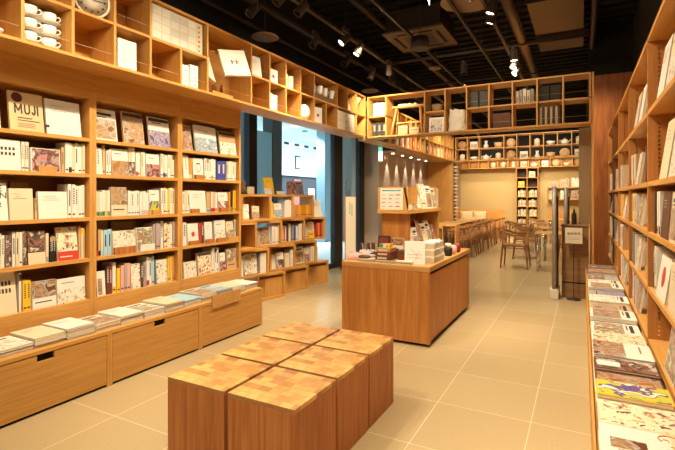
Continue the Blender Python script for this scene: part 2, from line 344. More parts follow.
def shelf_row(specs, xf, y_of, zs, place, grp, rot=0, first=1):
    """specs: tuples. ('f',u0,u1,h,cover,design,acc[,depth back]) one face-out book; ('s',u0,u1,n,h,covers,designs,acc) n spines"""
    k = 0; stock = []
    for s in specs:
        if s[0] == 'f':
            _, u0, u1, h, cov, des, acc = s[:7]; back = s[7] if len(s) > 7 else .0
            y0, y1 = y_of(u0), y_of(u1); w = abs(y1 - y0) - .006; d = .028 if h < .26 else .02
            k += 1
            look = 'face-out %s book with %s' % (cov, DESN.get(acc) or ('a red circle' if 'o' in des else 'a drawn face' if 'f' in des else 'lettering' if des else 'plain cover'))
            lean = R(-5) if back else R(-8 if h > .25 else -4)
            m = book_mb(w, h, d, 'f', cov, des, acc)
            o = m.build('book', loc=(xf - back * (1 if not rot else -1), min(y0, y1) + .003 if not rot else max(y0, y1) - .003, zs), rot=(0, lean, rot))
            stock.append((o, look))
        else:
            _, u0, u1, n, h, covs, dess, acc = s
            y0, y1 = sorted((y_of(u0), y_of(u1))); T = (y1 - y0 - .004) / n
            covs = covs.split()
            for i in range(n):
                k += 1; cov = covs[i % len(covs)]; hh = h * random.uniform(.955, 1.03); d = random.uniform(.125, .15)
                des = dess.split()[i % len(dess.split())] if dess else ''
                ac_ = acc
                if cov in ('white', 'cream', 'grey', 'tan') and ('Q' not in des and 'P' not in des):
                    des = random.choice(['d', 'v', 'k', 'dk', 'vk', 'kb', 'dt', 'k', 'd', 'kb']) if des in ('', 'k') else des
                    ac_ = acc if acc in C and random.random() < .5 else random.choice(['red', 'grey', 'skyblue', 'yellow', 'black', 'brown', 'orange', 'kraft', 'kraft', 'mauve'])
                m = book_mb(T - .0012, hh, d, 's', cov, des, ac_)
                yy = y0 + .002 + T * i if not rot else y1 - .002 - T * i
                o = m.build('book', loc=(xf - (.004 + random.uniform(0, .012)) * (1 if not rot else -1), yy, zs), rot=(0, 0, rot))
                stock.append((o, '%s %s spine' % (cov, 'thick' if T > .035 else 'slim' if T < .018 else 'upright')))
    for i, (o, look) in enumerate(stock):
        tag(o, '%s, %s from left, %s' % (look, ORD[i + 1], place), 'book', grp)
    return stock

# ------------------------------------------------------------------ left bookcases
XL = -3.5
BAYS = [1.407, 2.317, 3.227, 4.137]
SH = [1.86, 1.573, 1.222, .893, .562]
BNAME = ['nearest', 'middle', 'farthest']
for b in range(3):
    y0, y1 = BAYS[b] + .001, BAYS[b + 1] - .001
    t = thing('bookcase', 'tall oak wall bookcase behind the drawer bench, %s of the three' % BNAME[b], 'bookcase', (0, 0, 0), group='bookcases on the left wall')
    bx(-3.85, XL, y0, y0 + .028, .415, 2.25, WZ).build('side_panel', t); bx(-3.85, XL, y1 - .028, y1, .415, 2.25, WZ).build('side_panel', t)
    a, c = y0 + .0285, y1 - .0285
    bx(-3.86, -3.85, y0, y1, .415, 2.25, wood('oak back with painted shade %d' % b, (.36, .16, .05), (.28, .115, .035), (14, .9, 14))).build('back_panel', t)  # back panel wood darkened to paint in the shade between the shelves
    for z in SH: bx(-3.849, XL, a, c, z - .014, z + .014, WY).build('shelf', t)
    bx(-3.52, XL, a, c, .415, .547, WY).build('plinth', t)
    bx(-3.849, XL, a, c, 2.195, 2.25, WY).build('top_rail', t)
    tag(bx(-3.84, XL, y0, y1, 2.251, 2.404, WY).build('fascia_panel'), 'plain oak fascia panel over the %s left bookcase' % BNAME[b], 'panel', 'oak fascia panels over the left bookcases')
yl = lambda u: uy(u, XL - .03)
rows = {
 (0, 0): [('f', -14, 1.5, .27, 'cream', 't', None), ('f', 10, 45, .285, 'sand', 'M', None), ('f', 47, 82, .275, 'white', 't', None)],
 (0, 1): [('f', -10, 21.5, .215, 'white', 'T', None), ('s', 22, 30, 3, .215, 'white cream', 'dk', None), ('f', 31, 61, .175, 'white', 'q', 'pink'), ('s', 62, 65, 1, .2, 'tan', '', None), ('s', 65.5, 86, 6, .235, 'white white cream', '', None)],
 (0, 2): [('f', -10, 9, .265, 'white', 'S', None), ('f', 9.5, 34, .225, 'cream', 'tk', None), ('s', 35, 38, 1, .16, 'tan', '', None), ('f', 38.5, 68, .205, 'white', 't', None), ('s', 69, 86, 5, .26, 'white', 'k', None)],
 (0, 3): [('s', -8, 6, 4, .235, 'cream white', 'k', None), ('s', 6.2, 13, 2, .225, 'grey black', 'Q', 'dark'), ('s', 13.2, 23, 3, .245, 'white cream', 'k', None), ('s', 23.2, 27.5, 1, .24, 'cream', 'Q', 'dark'), ('f', 28, 46, .245, 'brown', 'uW', 'dark'), ('s', 46.5, 50, 1, .22, 'cream', 'b', 'red'), ('s', 50.3, 57, 3, .2, 'black', 'dt', 'tan'), ('f', 58, 79, .26, 'cream', 'qR', 'icons'), ('s', 79.5, 86, 3, .25, 'tan cream tan', 't', 'yellow')],
 (0, 4): [('f', -10, 18, .31, 'cream', 'T', None), ('s', 20, 23, 1, .27, 'white', 't', 'pink'), ('s', 23.2, 32, 2, .225, 'yellow', 'dk', None), ('f', 32.5, 57, .20, 'white', 'u', 'food'), ('f', 57.5, 86, .19, 'white', 'l', 'line')],
 (1, 0): [('f', 95.5, 118, .27, 'white', 'p', 'room'), ('f', 124, 145, .285, 'tan', 'qB', 'room'), ('f', 150, 171, .28, 'white', 'lB', 'purple')],
 (1, 1): [('f', 94.5, 103, .225, 'white', 'x', None), ('s', 103.3, 106.5, 1, .24, 'tan', '', None), ('s', 107, 112, 2, .215, 'white', 'dk', None), ('f', 112.3, 129, .23, 'white', 'l', 'room'), ('s', 129.3, 136, 2, .25, 'cream white', 'P', 'dark'), ('s', 136.3, 146, 4, .22, 'white white cream', 'b k k', 'yellow'), ('f', 146.5, 160, .215, 'white', 'l', 'pink'), ('s', 161, 177.5, 6, .225, 'white cream white', 'k k k k k tk', 'blue')],
 (1, 2): [('s', 94.5, 111, 6, .215, 'white cream white', 'b kb b kb b b', 'green'), ('f', 111.5, 128, .25, 'cream', 'u', 'room'), ('s', 128.3, 140, 4, .215, 'white', 'k', None), ('s', 140.3, 149.5, 3, .21, 'white', 'b', 'pink'), ('f', 150, 160, .23, 'white', 'l', 'teal'), ('s', 161.5, 177.5, 6, .245, 'white cream white yellow white cream', 'k', None)],
 (1, 3): [('s', 94.5, 96.5, 1, .25, 'white', '', None), ('s', 96.7, 104, 3, .225, 'brown tan cream', 'b', 'red'), ('s', 104.3, 112.5, 2, .22, 'skyblue', 'v', None), ('f', 113, 136.5, .20, 'cream', 'q', 'line'), ('f', 137, 153.5, .215, 'white', 'q', 'green'), ('s', 154, 161, 3, .24, 'mauve', 'k', None), ('s', 161.3, 164, 1, .27, 'white', 'k', None), ('s', 164.3, 171, 2, .235, 'cream', 'Q', 'icons'), ('s', 171.3, 177.5, 2, .245, 'white mauve', 'k', None)],
 (1, 4): [('f', 94.5, 106, .205, 'white', 'h', None), ('s', 107, 113, 2, .235, 'brown maroon', 'd', None), ('s', 113.3, 117, 1, .26, 'white', 'k', None), ('s', 117.3, 121, 1, .215, 'yellow', 'k', None), ('s', 121.3, 131, 3, .235, 'pink mauve', 'k', None), ('f', 131.3, 141, .225, 'cream', 'q', 'line'), ('s', 141.3, 146.5, 2, .225, 'brown grey', 'd', None), ('s', 147, 155.5, 3, .265, 'white white skyblue', 'k', None), ('f', 156.5, 168, .23, 'grey', 'q', 'line'), ('s', 168.3, 177.5, 4, .245, 'yellow yellow cream orange', 'k', None)],
 (2, 0): [('f', 183.5, 193, .26, 'cream', 'q', 'food'), ('f', 196, 218, .285, 'white', 'l', 'blue'), ('f', 220.5, 238, .265, 'tan', 'lB', 'line')],
 (2, 1): [('f', 183.5, 189.5, .235, 'white', 'x', None), ('s', 190, 193, 1, .215, 'orange', 'b', 'cream'), ('f', 193.5, 204, .22, 'white', 'f', None), ('s', 204.5, 216, 5, .225, 'white', 'k k k b k', 'red'), ('s', 217, 226.5, 2, .215, 'blue', 'v', None), ('s', 227.5, 240, 5, .22, 'cream white', 'k', None)],
 (2, 2): [('s', 183.5, 190, 3, .225, 'white cream', 'k', None), ('f', 190.3, 206.5, .23, 'white', 't', None), ('s', 207, 211, 1, .22, 'tan', '', None), ('s', 211.3, 218, 3, .22, 'cream pink white', 'kb', 'red'), ('f', 218.5, 228.5, .215, 'white', 'l', 'pink'), ('s', 229, 231, 1, .23, 'orange', '', None), ('s', 231.2, 233.5, 1, .245, 'black', 'b', 'green'), ('s', 234, 240, 3, .235, 'yellow', 'k', None)],
 (2, 3): [('s', 183.5, 187.5, 1, .235, 'white', 'd', None), ('f', 188, 199, .22, 'white', 'o', None), ('s', 199.3, 204.5, 2, .215, 'red brown', 'dk', None), ('f', 205, 213, .225, 'white', 't', None), ('f', 215, 226, .235, 'white', 'l', 'line'), ('f', 226.5, 234, .215, 'cream', 'l', 'green'), ('s', 234.3, 240, 3, .23, 'grey white', 'k', None)],
 (2, 4): [('f', 184, 197, .16, 'white', 'q', 'line'), ('f', 198, 212, .235, 'tan', 'qB', 'icons'), ('s', 212.5, 219.5, 3, .27, 'white', 'k', None), ('f', 220, 226, .2, 'white', 'l', 'pink'), ('f', 227, 237, .235, 'tan', 'u', 'green')],
}
for (b, r), sp in rows.items():
    place = '%s shelf down, %s left bookcase' % (ORD[r + 1], BNAME[b])
    sp2 = [x for x in sp]
    st = shelf_row(sp2, XL - .03, lambda u, b=b: min(max(yl(u), BAYS[b] + .034), BAYS[b + 1] - .034), SH[r] + .0145, place, 'books on the ' + place)
    for (o, look), s in zip([q for q in st if 'face-out' in q[1]], [q for q in sp if q[0] == 'f']):
        d = s[5]; w = abs(yl(s[2]) - yl(s[1]))
        if 'M' in d:
            w = .36
            o['label'] = 'cream magazine with round badge and large four-letter black title, top shelf of nearest left bookcase'
            W_ = max(v.co.y for v in o.data.vertices)
            MB().lathe([(.036, 0), (.036, .001)], plain('maroon badge', (.10, .02, .015), .5), 24, Matrix.Translation((.0015, .055, .242)) @ Matrix.Rotation(R(90), 4, 'Y')).build('badge', o)
            m = MB(); x0, x1, zb, zt = .0012, .0022, .125, .198
            def stroke(ya, za, yb, zb_, wd=.0125):
                f_ = W_ / .315; ya *= f_; yb *= f_; wd = .0125 * .85
                d_ = Vector((0, yb - ya, zb_ - za)); L_ = d_.length; an = math.atan2(d_.z, d_.y)
                m.box(x0, x1, 0, L_, -wd / 2, wd / 2, INK, Matrix.Translation((0, ya, za)) @ Matrix.Rotation(an, 4, 'X'))
            stroke(.052, zb, .052, zt); stroke(.112, zb, .112, zt); x1 += .0002; stroke(.054, zt - .004, .082, zb + .02); x1 += .0002; stroke(.110, zt - .004, .082, zb + .02)
            stroke(.142, zb + .018, .142, zt); stroke(.184, zb + .018, .184, zt); x1 += .0002; stroke(.142, zb + .02, .152, zb + .006); stroke(.184, zb + .02, .174, zb + .006); x1 += .0002; stroke(.148, zb + .006, .178, zb + .006)
            stroke(.236, zb + .018, .236, zt); x1 += .0002; stroke(.236, zb + .02, .226, zb + .006); stroke(.208, zb + .022, .218, zb + .006); x1 += .0002; stroke(.214, zb + .006, .230, zb + .006)
            stroke(.262, zb, .262, zt); m.build('title_lettering', o)
            m = MB(); m.quadx(.0012, .05, .15, .092, .1, INK); m.quadx(.0012, .05, .2, .074, .08, INK)
            for k in range(3): m.quadx(.0012, .05, .17, .028 + k * .012, .032 + k * .012, INKB)
            m.quadx(.0012, .23, .27, .05, .07, INK); m.build('small_print', o)
        if 'S' in d:
            W_ = max(v.co.y for v in o.data.vertices)
            text_part('title_lettering', 'SE', .062, INK, o, (.0015, W_ - .085, .205)); text_part('title_lettering', 'ON', .062, INK, o, (.0015, W_ - .098, .155)); text_part('title_lettering', '2', .05, INK, o, (.0015, W_ - .06, .095))
        if 'W' in d:
            W_ = max(v.co.y for v in o.data.vertices); bx(0, .001, .0, W_, 0, .085, CM['cream']).build('paper_band', o)
# kraft boxes standing behind the books, small wooden stops in front of them
for i, (u0, u1, z, h, lab) in enumerate(((2, 25, 1.236, .29, 'third shelf down of nearest left bookcase, farther left'), (28, 46, 1.236, .275, 'third shelf down of nearest left bookcase, farther right'), (104, 125, .907, .285, 'fourth shelf down of middle left bookcase, left one'),
                                         (128, 152, .907, .265, 'fourth shelf down of middle left bookcase, right one'), (31, 45, 1.587, .235, 'second shelf down of nearest left bookcase'), (192, 207, .577, .27, 'bottom shelf of farthest left bookcase'))):
    o = bx(-.07, 0, 0, yl(u1) - yl(u0), 0, h, CM['kraft']).box(-.0705, .0006, .03, .09, h - .1, h - .085, INKB).build('cardboard_box', loc=(-3.765, yl(u0), z))
    tag(o, 'brown cardboard box behind the books, ' + lab, 'box', 'cardboard boxes behind the books')
for i, (u0, u1, r, b, mm, at) in enumerate(((37, 55, 1, 0, TBX, 'below the pink photo book'), (151, 160, 2, 1, WY, 'below the lime cover'), (194, 203, 1, 2, BLK, 'below the drawn face cover'), (190, 198, 2, 2, BLK, 'below the plain white cover'), (219, 227, 2, 2, BLK, 'below the small pink photo cover'),
                                        (188, 198, 3, 2, BLK, 'below the red circle cover'), (205, 213, 3, 2, BLK, 'right of the red spine'), (216, 225, 3, 2, BLK, 'below the line drawing cover'), (227, 237, 3, 2, WY, 'at the right end of the row'), (113, 134, 3, 1, BLK, 'below the cream drawing'), (139, 153, 3, 1, CM['white'], 'below the garden picture'))):
    o = bx(0, .02, 0, yl(u1) - yl(u0), 0, .042 if r != 3 or b != 1 else .06, mm).build('book_stop', loc=(-3.524, yl(u0), SH[r] + .0145))
    tag(o, 'small block %s, %s shelf down, %s left bookcase' % (at, ORD[r + 1], BNAME[b]), 'bookend', 'small blocks in front of face-out books')

# ------------------------------------------------------------------ drawer bench
DB = [1.26, 2.171, 3.082, 3.993]
for b in range(3):
    y0, y1 = DB[b] + .001, DB[b + 1] - .001
    t = thing('drawer_bench', 'low oak bench with one deep drawer, %s of the three on the left' % BNAME[b], 'drawer unit', (0, 0, 0), group='drawer benches along the left wall')
    bx(-3.86, -3.08, y0, y1, .385, .41, WY).build('top_board', t)
    bx(-3.86, -3.08, y0, y0 + .02, 0, .384, WZ).build('side_panel', t); bx(-3.86, -3.08, y1 - .02, y1, 0, .384, WZ).build('side_panel', t)
    bx(-3.86, -3.10, y0 + .021, y1 - .021, .0, .02, SLOT).build('bottom_board', t)
    c = (y0 + y1) / 2
    m = MB(); m.box(-3.10, -3.082, y0 + .024, c - .055, .02, .378, WD); m.box(-3.10, -3.082, c + .055, y1 - .024, .02, .378, WD); m.box(-3.10, -3.082, c - .055, c + .055, .02, .335, WD)
    d = m.build('drawer', t)
    bx(-3.112, -3.101, c - .07, c + .07, .31, .378, SLOT).build('handle_slot', d)

def magazine(w, h, d, cov, des, acc, loc, rz, label, grp, tilt=0):
    # flat on its back, cover up
    m = book_mb(w, h, d, 'f', cov, des, acc)
    o = m.build('magazine', loc=loc, rot=(0, R(-90), rz)); o.rotation_euler.z += tilt
    return tag(o, label, 'magazine', grp)
LS = [(0, 0, 5, 'white', 't', None), (0, 0, 4, 'white', 'p', 'line'), (0, 0, 5, 'cream', 't', None), (0, 0, 6, 'white', 't', None), (0, 0, 4, 'cream', 'p', 'food'), (0, 0, 5, 'white', 't', None), (0, 0, 5, 'white', 'p', 'green'), (0, 0, 6, 'cream', 't', None),
      (0, 0, 5, 'skyblue', 't', None), (0, 0, 6, 'cream', 'p', 'food'), (0, 0, 5, 'skyblue', 'p', 'blue'), (0, 0, 5, 'cream', 't', None), (0, 0, 5, 'white', 't', None)]
POSN = {0: 'top'}
xf = -3.13
for i, (u0, u1, n, cov, des, acc) in enumerate(LS):
    y0, y1 = 1.25 + i * .2105, 1.25 + i * .2105 + .205; z = .4105
    for k in range(n):
        d = random.uniform(.008, .014) + .002; cc, dd, aa = (cov, des, acc) if k == n - 1 else (('white', 'cream', 'white', 'grey')[(k + i) % 4], 't', None)
        z += d
        ordn = 'top' if k == n - 1 else 'bottom' if k == 0 else '%s from the bottom' % ORD[k + 1]
        magazine(y1 - y0 - .004, .30, d - .0006, cc, dd, aa, (xf + random.uniform(-.006, .006), y0 + .003, z), 0, '%s magazine lying flat, %s of the %s stack on the left bench' % (cc, ordn, ORD[i + 1]), 'magazines on the left bench')
# wooden tray fronts hanging on the bench edge
tag(MB().box(-3.079, -3.067, 3.22, 3.62, .345, .465, TBX).build('display_board'), 'narrow oak board hung on the bench edge below the pale blue magazine', 'board')

# ------------------------------------------------------------------ cubby run
P0 = .331
def cubbies(name, label, axis, p0, n, front, depth, z0, rows, skipv=(), skiph=(), back=True, M=(WZ, WY), sgn=-1, wires=True, pitch=P0, zp=.331, wx=None):
    """axis 'y': run along y at x=front (body towards -x); axis 'x': run along x at y=front (body towards +y)"""
    t = thing(name, label, 'shelf', (0, 0, 0))
    T = .0105
    mv, mh = M
    def B(a0, a1, z0_, z1_, m, d0=0, d1=depth):
        if axis == 'y': return bx(front - d1, front - d0, a0, a1, z0_, z1_, m)
        return bx(a0, a1, front + d0, front + d1, z0_, z1_, m)
    H = z0 + zp * rows
    for r in range(rows + 1):
        if r in (0, rows): B(p0 - T, p0 + pitch * n + T, z0 + zp * r - T, z0 + zp * r + T, mh).build('shelf', t)
        else:
            a = 0
            while a < n:
                if (a, r) in skiph: a += 1; continue
                b_ = a
                while b_ < n and (b_, r) not in skiph: b_ += 1
                B(p0 + pitch * a + T, p0 + pitch * b_ - T, z0 + zp * r - T, z0 + zp * r + T, mh).build('shelf', t); a = b_
    for k in range(n + 1):
        for r in range(rows):
            if (k, r) in skipv: continue
            lo = z0 + zp * r + T; hi = z0 + zp * (r + 1) - T
            if k in (0, n) or True:
                B(p0 + pitch * k - T, p0 + pitch * k + T, lo, hi, mv).build('divider', t)
    if back: B(p0 - T, p0 + pitch * n + T, z0 - T, H + T, mh, depth + .0005, depth + .012).build('back_panel', t)
    if wires:
        for r in range(rows):
            z = z0 + zp * r + .1
            q = (p0, p0 + pitch * n)
            pts = [(front - .03, q[0], z), (front - .03, q[1], z)] if axis == 'y' else [(q[0], front + .03, z), (q[1], front + .03, z)]
            MB().sweep(pts, .0012, WIRE, 4).build('guard_wire', t)
    return t
Z0, ZP = 2.411, .331
YB = 1.631 - 3 * P0     # first divider
cubbies('cubby_shelf', 'long two-row oak cubby shelf high on the left above bookcases and window', 'y', YB, 19, -3.19, .31, Z0, 2, skipv={(7, 1), (9, 1), (9, 0), (15, 1), (17, 0)}, skiph={(8, 1), (9, 1)})
XF = -3.19
def cy(k): return YB + P0 * k
ZL, ZU = Z0 + .0108, Z0 + ZP + .0108          # standing heights of the two rows
def cup(label, loc, rot=0, grp='white cups stacked in the cubby'):
    t = thing('coffee_cup', label, 'cup', loc, (0, 0, rot), grp)
    MB().lathe([(.025, 0), (.04, .006), (.05, .03), (.052, .062), (.049, .062), (.045, .03), (.02, .008), (.0, .008)], CER, 22).build('bowl', t)
    MB().sweep([(.048, 0, .048), (.066, 0, .052), (.076, 0, .04), (.07, 0, .024), (.048, 0, .018)], .0045, CER, 6).build('handle', t); return t
def saucer(label, loc):
    return tag(MB().lathe([(.03, 0), (.045, .004), (.078, .018), (.08, .02), (.076, .0215), (.04, .008), (0, .007)], CER, 26).build('saucer', loc=loc), label, 'saucer', 'white saucers stacked in the cubby')
c0 = None
for s, (dy, nm) in enumerate(((.085, 'left'), (.225, 'right'))):
    for k in range(3):
        z = ZL + k * .0895; p = (XF - .1 - .02 * s, cy(3) + dy, z); an = R(65)
        saucer('white saucer under the %s cup of the %s stack' % (('bottom', 'middle', 'top')[k], nm), p)
        lab = 'white cup, %s of the %s stack in the cubby' % (('bottom', 'middle', 'top')[k], nm)
        q = (p[0], p[1], z + .0225)
        if c0 is None: c0 = cup(lab, q, an)
        else: dup(c0, q, (0, 0, an), lab)
# lamp shade and small dish in the nearest cubbies
tag(MB().lathe([(.055, 0), (.06, .02), (.075, .09), (.07, .15), (.0, .155)], plain('cream enamel', (.72, .62, .42), .3), 24).build('canister', loc=(XF - .14, cy(2) + .22, ZU)), 'cream enamel canister at the top left corner of the picture', 'canister')
tag(MB().lathe([(.035, 0), (.06, .03), (.062, .04), (.056, .038), (.03, .01), (0, .01)], CER, 20).build('bowl', loc=(XF - .08, cy(2) + .19, ZL)), 'small white bowl left of the stacked cups', 'bowl')
# clock
t = thing('table_clock', 'round cream clock with dark numerals standing above the stacked cups', 'clock', (XF - .07, cy(4) + .19, ZU + .137), (0, 0, R(-12)))
Mx = Matrix.Rotation(R(90), 4, 'Y')
MB().lathe([(.11, -.055), (.13, -.045), (.135, 0), (.128, .006), (.118, 0)], plain('cream clock case', (.74, .66, .48), .3), 36, Mx).build('case', t)
MB().lathe([(.118, 0), (0, .0005)], plain('clock dial', (.84, .80, .70), .4), 36, Mx).build('dial', t)
m = MB()
for k in range(12):
    a = k * PI / 6; m.box(.001, .003, .09 * math.sin(a) - .008, .09 * math.sin(a) + .008, .09 * math.cos(a) - .008, .09 * math.cos(a) + .008, INK)
m.build('numerals', t)
m = MB(); m.box(.0035, .005, -.003, .003, 0, .06, INK); m.box(.0055, .007, 0, .075, -.0025, .0025, INK); m.build('hands', t)
bx(-.05, -.01, -.05, .05, -.136, -.112, CER).build('foot', t)
def whitebox(k, row, dy, w, h, d, label, des='lines', dx=.05, mat=None, name='box', cat='box', rz=0):
    m = MB().box(-d, 0, 0, w, 0, h, mat or WHT)
    if des == 'lines':
        for j in range(6): m.quadx(.0008, w * .15, w * .85, h * (.3 + .09 * j), h * (.312 + .09 * j), plain('faint print', (.5, .44, .36), .6))
        m.quadx(.0008, w * .4, w * .75, h * .08, h * .1, INKB)
    elif des == 'dot':
        Mq = Matrix.Translation((.001, w / 2, h / 2)) @ Mx; m.lathe([(w * .13, 0), (w * .13, .001)], plain('dark red dot', (.4, .05, .03), .5), 16, Mq)
    elif des == 'drawers':
        n = max(2, int(h / .07))
        for j in range(n):
            m.box(0, .006, .004, w - .004, h / n * j + .004, h / n * (j + 1) - .004, mat or WHT); m.box(.006, .014, w * .42, w * .58, h / n * (j + .5) - .004, h / n * (j + .5) + .004, STEEL)
    return tag(m.build(name, loc=(XF - dx, cy(k) + dy, (ZL, ZU)[row]), rot=(0, 0, rz)), label, cat)
whitebox(5, 0, .06, .17, .245, .06, 'white box with faint lines of print, below right of the clock')
whitebox(7, 0, .045, .085, .2, .12, 'narrow white drawer tower, left one under the big calendar', 'drawers')
whitebox(7, 0, .15, .10, .225, .12, 'narrow white drawer tower, right one under the big calendar', 'drawers')
# calendar poster: spans two cubbies
t = thing('wall_calendar', 'large white grid calendar filling the wide upper cubby', 'calendar', (XF - .03, cy(6) + .02, ZU))
bx(-.012, 0, 0, .60, 0, .30, CM['cream']).build('board', t)
m = MB()
ga, gb = plain('calendar grey cell', (.60, .57, .50), .6), plain('calendar light cell', (.72, .69, .60), .6)
for i in range(5):
    for j in range(4): m.box(0, .0015, .02 + i * .1, .112 + i * .1, .02 + j * .068, .082 + j * .068, ga if i in (2, 3) and j % 2 else gb)
m.build('month_grid', t)
m = MB()
for j in range(6): m.box(0, .002, .548, .563, .03 + j * .045, .045 + j * .045, CM['maroon'])
m.build('day_marks', t)
# open book on a wooden stand
t = thing('open_book', 'large open white book propped on an oak stand in the tall cubby', 'book', (XF - .03, cy(8) - .0 + .012, ZL + .165), (0, R(-22), R(-8)))
MB().box(-.03, 0, 0, .19, 0, .30, PAGE, Matrix.Rotation(R(24), 4, 'Z')).build('page_block', t)
m = MB(); Mq = Matrix.Translation((.075, .175, 0)) @ Matrix.Rotation(R(-20), 4, 'Z'); m.box(-.03, 0, 0, .28, 0, .30, PAGE, Mq)
for (a, c_) in ((.10, .12), (.15, .17)): m.box(.0, .001, a, c_, .13, .18, INKB, Mq); m.box(.0, .001, a, c_ + .02, .155, .165, INKB, Mq)
m.build('page_block', t)
t = thing('book_stand', 'oak stand with a block base under the open white book', 'stand', (XF - .16, cy(8) + .3, ZL))
bx(-.06, .09, -.16, .14, 0, .05, WY).build('base', t); bx(-.02, .02, -.06, -.03, .05, .155, WZ).build('post', t); bx(-.02, .02, .06, .09, .05, .155, WZ).build('post', t)
# smaller white goods
m = book_mb(.16, .235, .02, 'f', 'white', 't', None)
tag(m.build('book', loc=(XF - .04, cy(10) + .05, ZU), rot=(0, R(-8), R(-8))), 'white book with faint text leaning in the upper cubby right of the open book', 'book')
whitebox(11, 1, .05, .17, .17, .06, 'square white unit with a dark red dot', 'dot', name='wall_player', cat='music player')
def jar(k, row, dy, r, h, label, dx=.1, mat=CER, name='canister', cat='canister', lid=True, z=0):
    t = thing(name, label, cat, (XF - dx, cy(k) + dy, (ZL, ZU)[row] + z))
    MB().lathe([(r * .92, 0), (r, .006), (r, h * .8), (r * .96, h * .82)], mat, 20).build('body', t)
    MB().lathe([(r * .98, h * .82), (r * .98, h * .97), (r * .8, h), (0, h)], WHT, 20).build('lid', t); return t
for j, (dy, dx, z, w) in enumerate(((.07, .08, 0, 'bottom left'), (.19, .1, 0, 'bottom right'), (.07, .08, .1005, 'top left'), (.19, .1, .1005, 'top right'))):
    jar(11, 0, dy, .054, .1, 'white round canister, %s of the group of four' % w, dx, z=z)
for j, (dy, z, w) in enumerate(((.08, 0, 'lower left'), (.20, 0, 'lower right'), (.08, .09, 'upper left'), (.20, .09, 'upper right'))):
    jar(12, 1, dy, .05, .0895, 'pale tin stacked in the cubby beside the dotted unit, %s one' % w, .09, CM['cream'], z=z)
t = tag(MB().lathe([(.095, 0), (.1, .012), (.1, .03), (.05, .045), (0, .05)], CER, 28, Matrix.Translation((0, 0, .101)) @ Mx).build('wall_clock', loc=(XF - .06, cy(13) + .15, ZL), rot=(0, 0, R(-15))), 'round white disc shaped clock standing in the lower cubby', 'clock')
whitebox(14, 0, .07, .17, .22, .05, 'white box with a dark dot, right of the round white disc', 'dot', rz=R(-12))
for j in range(7):
    t = thing('mug', 'white mug with dark base hanging in the wide cubby, %s from left' % ORD[j + 1], 'mug', (XF - .06 - .05 * (j % 2), cy(14) + .06 + j * .085, ZU + .085), (0, R(12 * (j % 3 - 1)), R(40 * j)), 'white mugs in the wide upper cubby')
    MB().lathe([(.03, 0), (.033, .004), (.037, .12), (.034, .12), (.03, .01), (0, .01)], CER, 14).build('body', t)
    MB().sweep([(.034, 0, .1), (.06, 0, .09), (.06, 0, .05), (.034, 0, .04)], .005, CER, 6).build('handle', t)
tag(MB().box(-.12, 0, 0, .60, 0, .075, plain('cardboard tray', (.16, .09, .05), .7)).build('tray', loc=(XF - .03, cy(14) + .03, ZU)), 'dark tray under the row of white mugs', 'tray')
for j in range(3):
    m = MB().box(-.2, 0, 0, .58, 0, .094, WHT); m.box(0, .003, .02, .56, .012, .084, CER); m.box(.003, .012, .26, .32, .04, .05, STEEL)
    tag(m.build('storage_box', loc=(XF - .03, cy(16) + .04, ZL + j * .0948)), 'wide white storage drawer in the lower cubby, %s of three' % ('bottom', 'middle', 'top')[j], 'storage box', 'white storage drawers')
tag(MB().lathe([(.085, 0), (.07, .07), (.03, .18), (.012, .26), (0, .265)], CER, 20).build('diffuser', loc=(XF - .11, cy(17) + .16, ZU)), 'white cone shaped diffuser in an upper cubby near the corner', 'diffuser')
tag(MB().lathe([(.03, 0), (.045, .08), (.1, .2), (.14, .27), (.135, .272), (.04, .08), (0, .01)], CM['cream'], 16).build('vase', loc=(XF - .15, cy(18) + .165, ZU)), 'cream flared vase in the corner cubby', 'vase')

# ------------------------------------------------------------------ bridge shelf over the passage
YBR = 6.95; XB0 = -3.18 + .02
def cxk(k): return XB0 + .3255 * k
PX = .3255
cubbies('bridge_shelf', 'open-backed two-row oak cubby shelf spanning the passage to the cafe', 'x', XB0, 10, YBR, .33, Z0 - .012, 2, skipv={(2, 0), (2, 1)}, skiph={(1, 1), (2, 1), (4, 1)}, back=False, M=(WZ, WX), pitch=PX)
BL, BU = Z0 - .012 + .0108, Z0 - .012 + ZP + .0108
def onb(k, row, name, mb, dx, label, cat, grp=None, dy=.12, rot=0, dz=0): return tag(mb.build(name, loc=(cxk(k) + dx, YBR + dy, (BL, BU)[row] + dz), rot=(0, 0, rot)), label, cat, grp)
onb(0, 1, 'box', MB().box(0, .2, 0, .14, 0, .24, WHT), .05, 'white box in the left end cubby of the bridge shelf', 'box')
for j in range(3): onb(0, 0, 'binder', MB().box(0, .082, 0, .18, 0, .235, DARKG).box(.025, .057, -.001, 0, .1, .2, CM['grey']), .03 + .09 * j, 'dark grey binder in the lower left bridge cubby, %s from left' % ORD[j + 1], 'binder', 'dark grey binders')
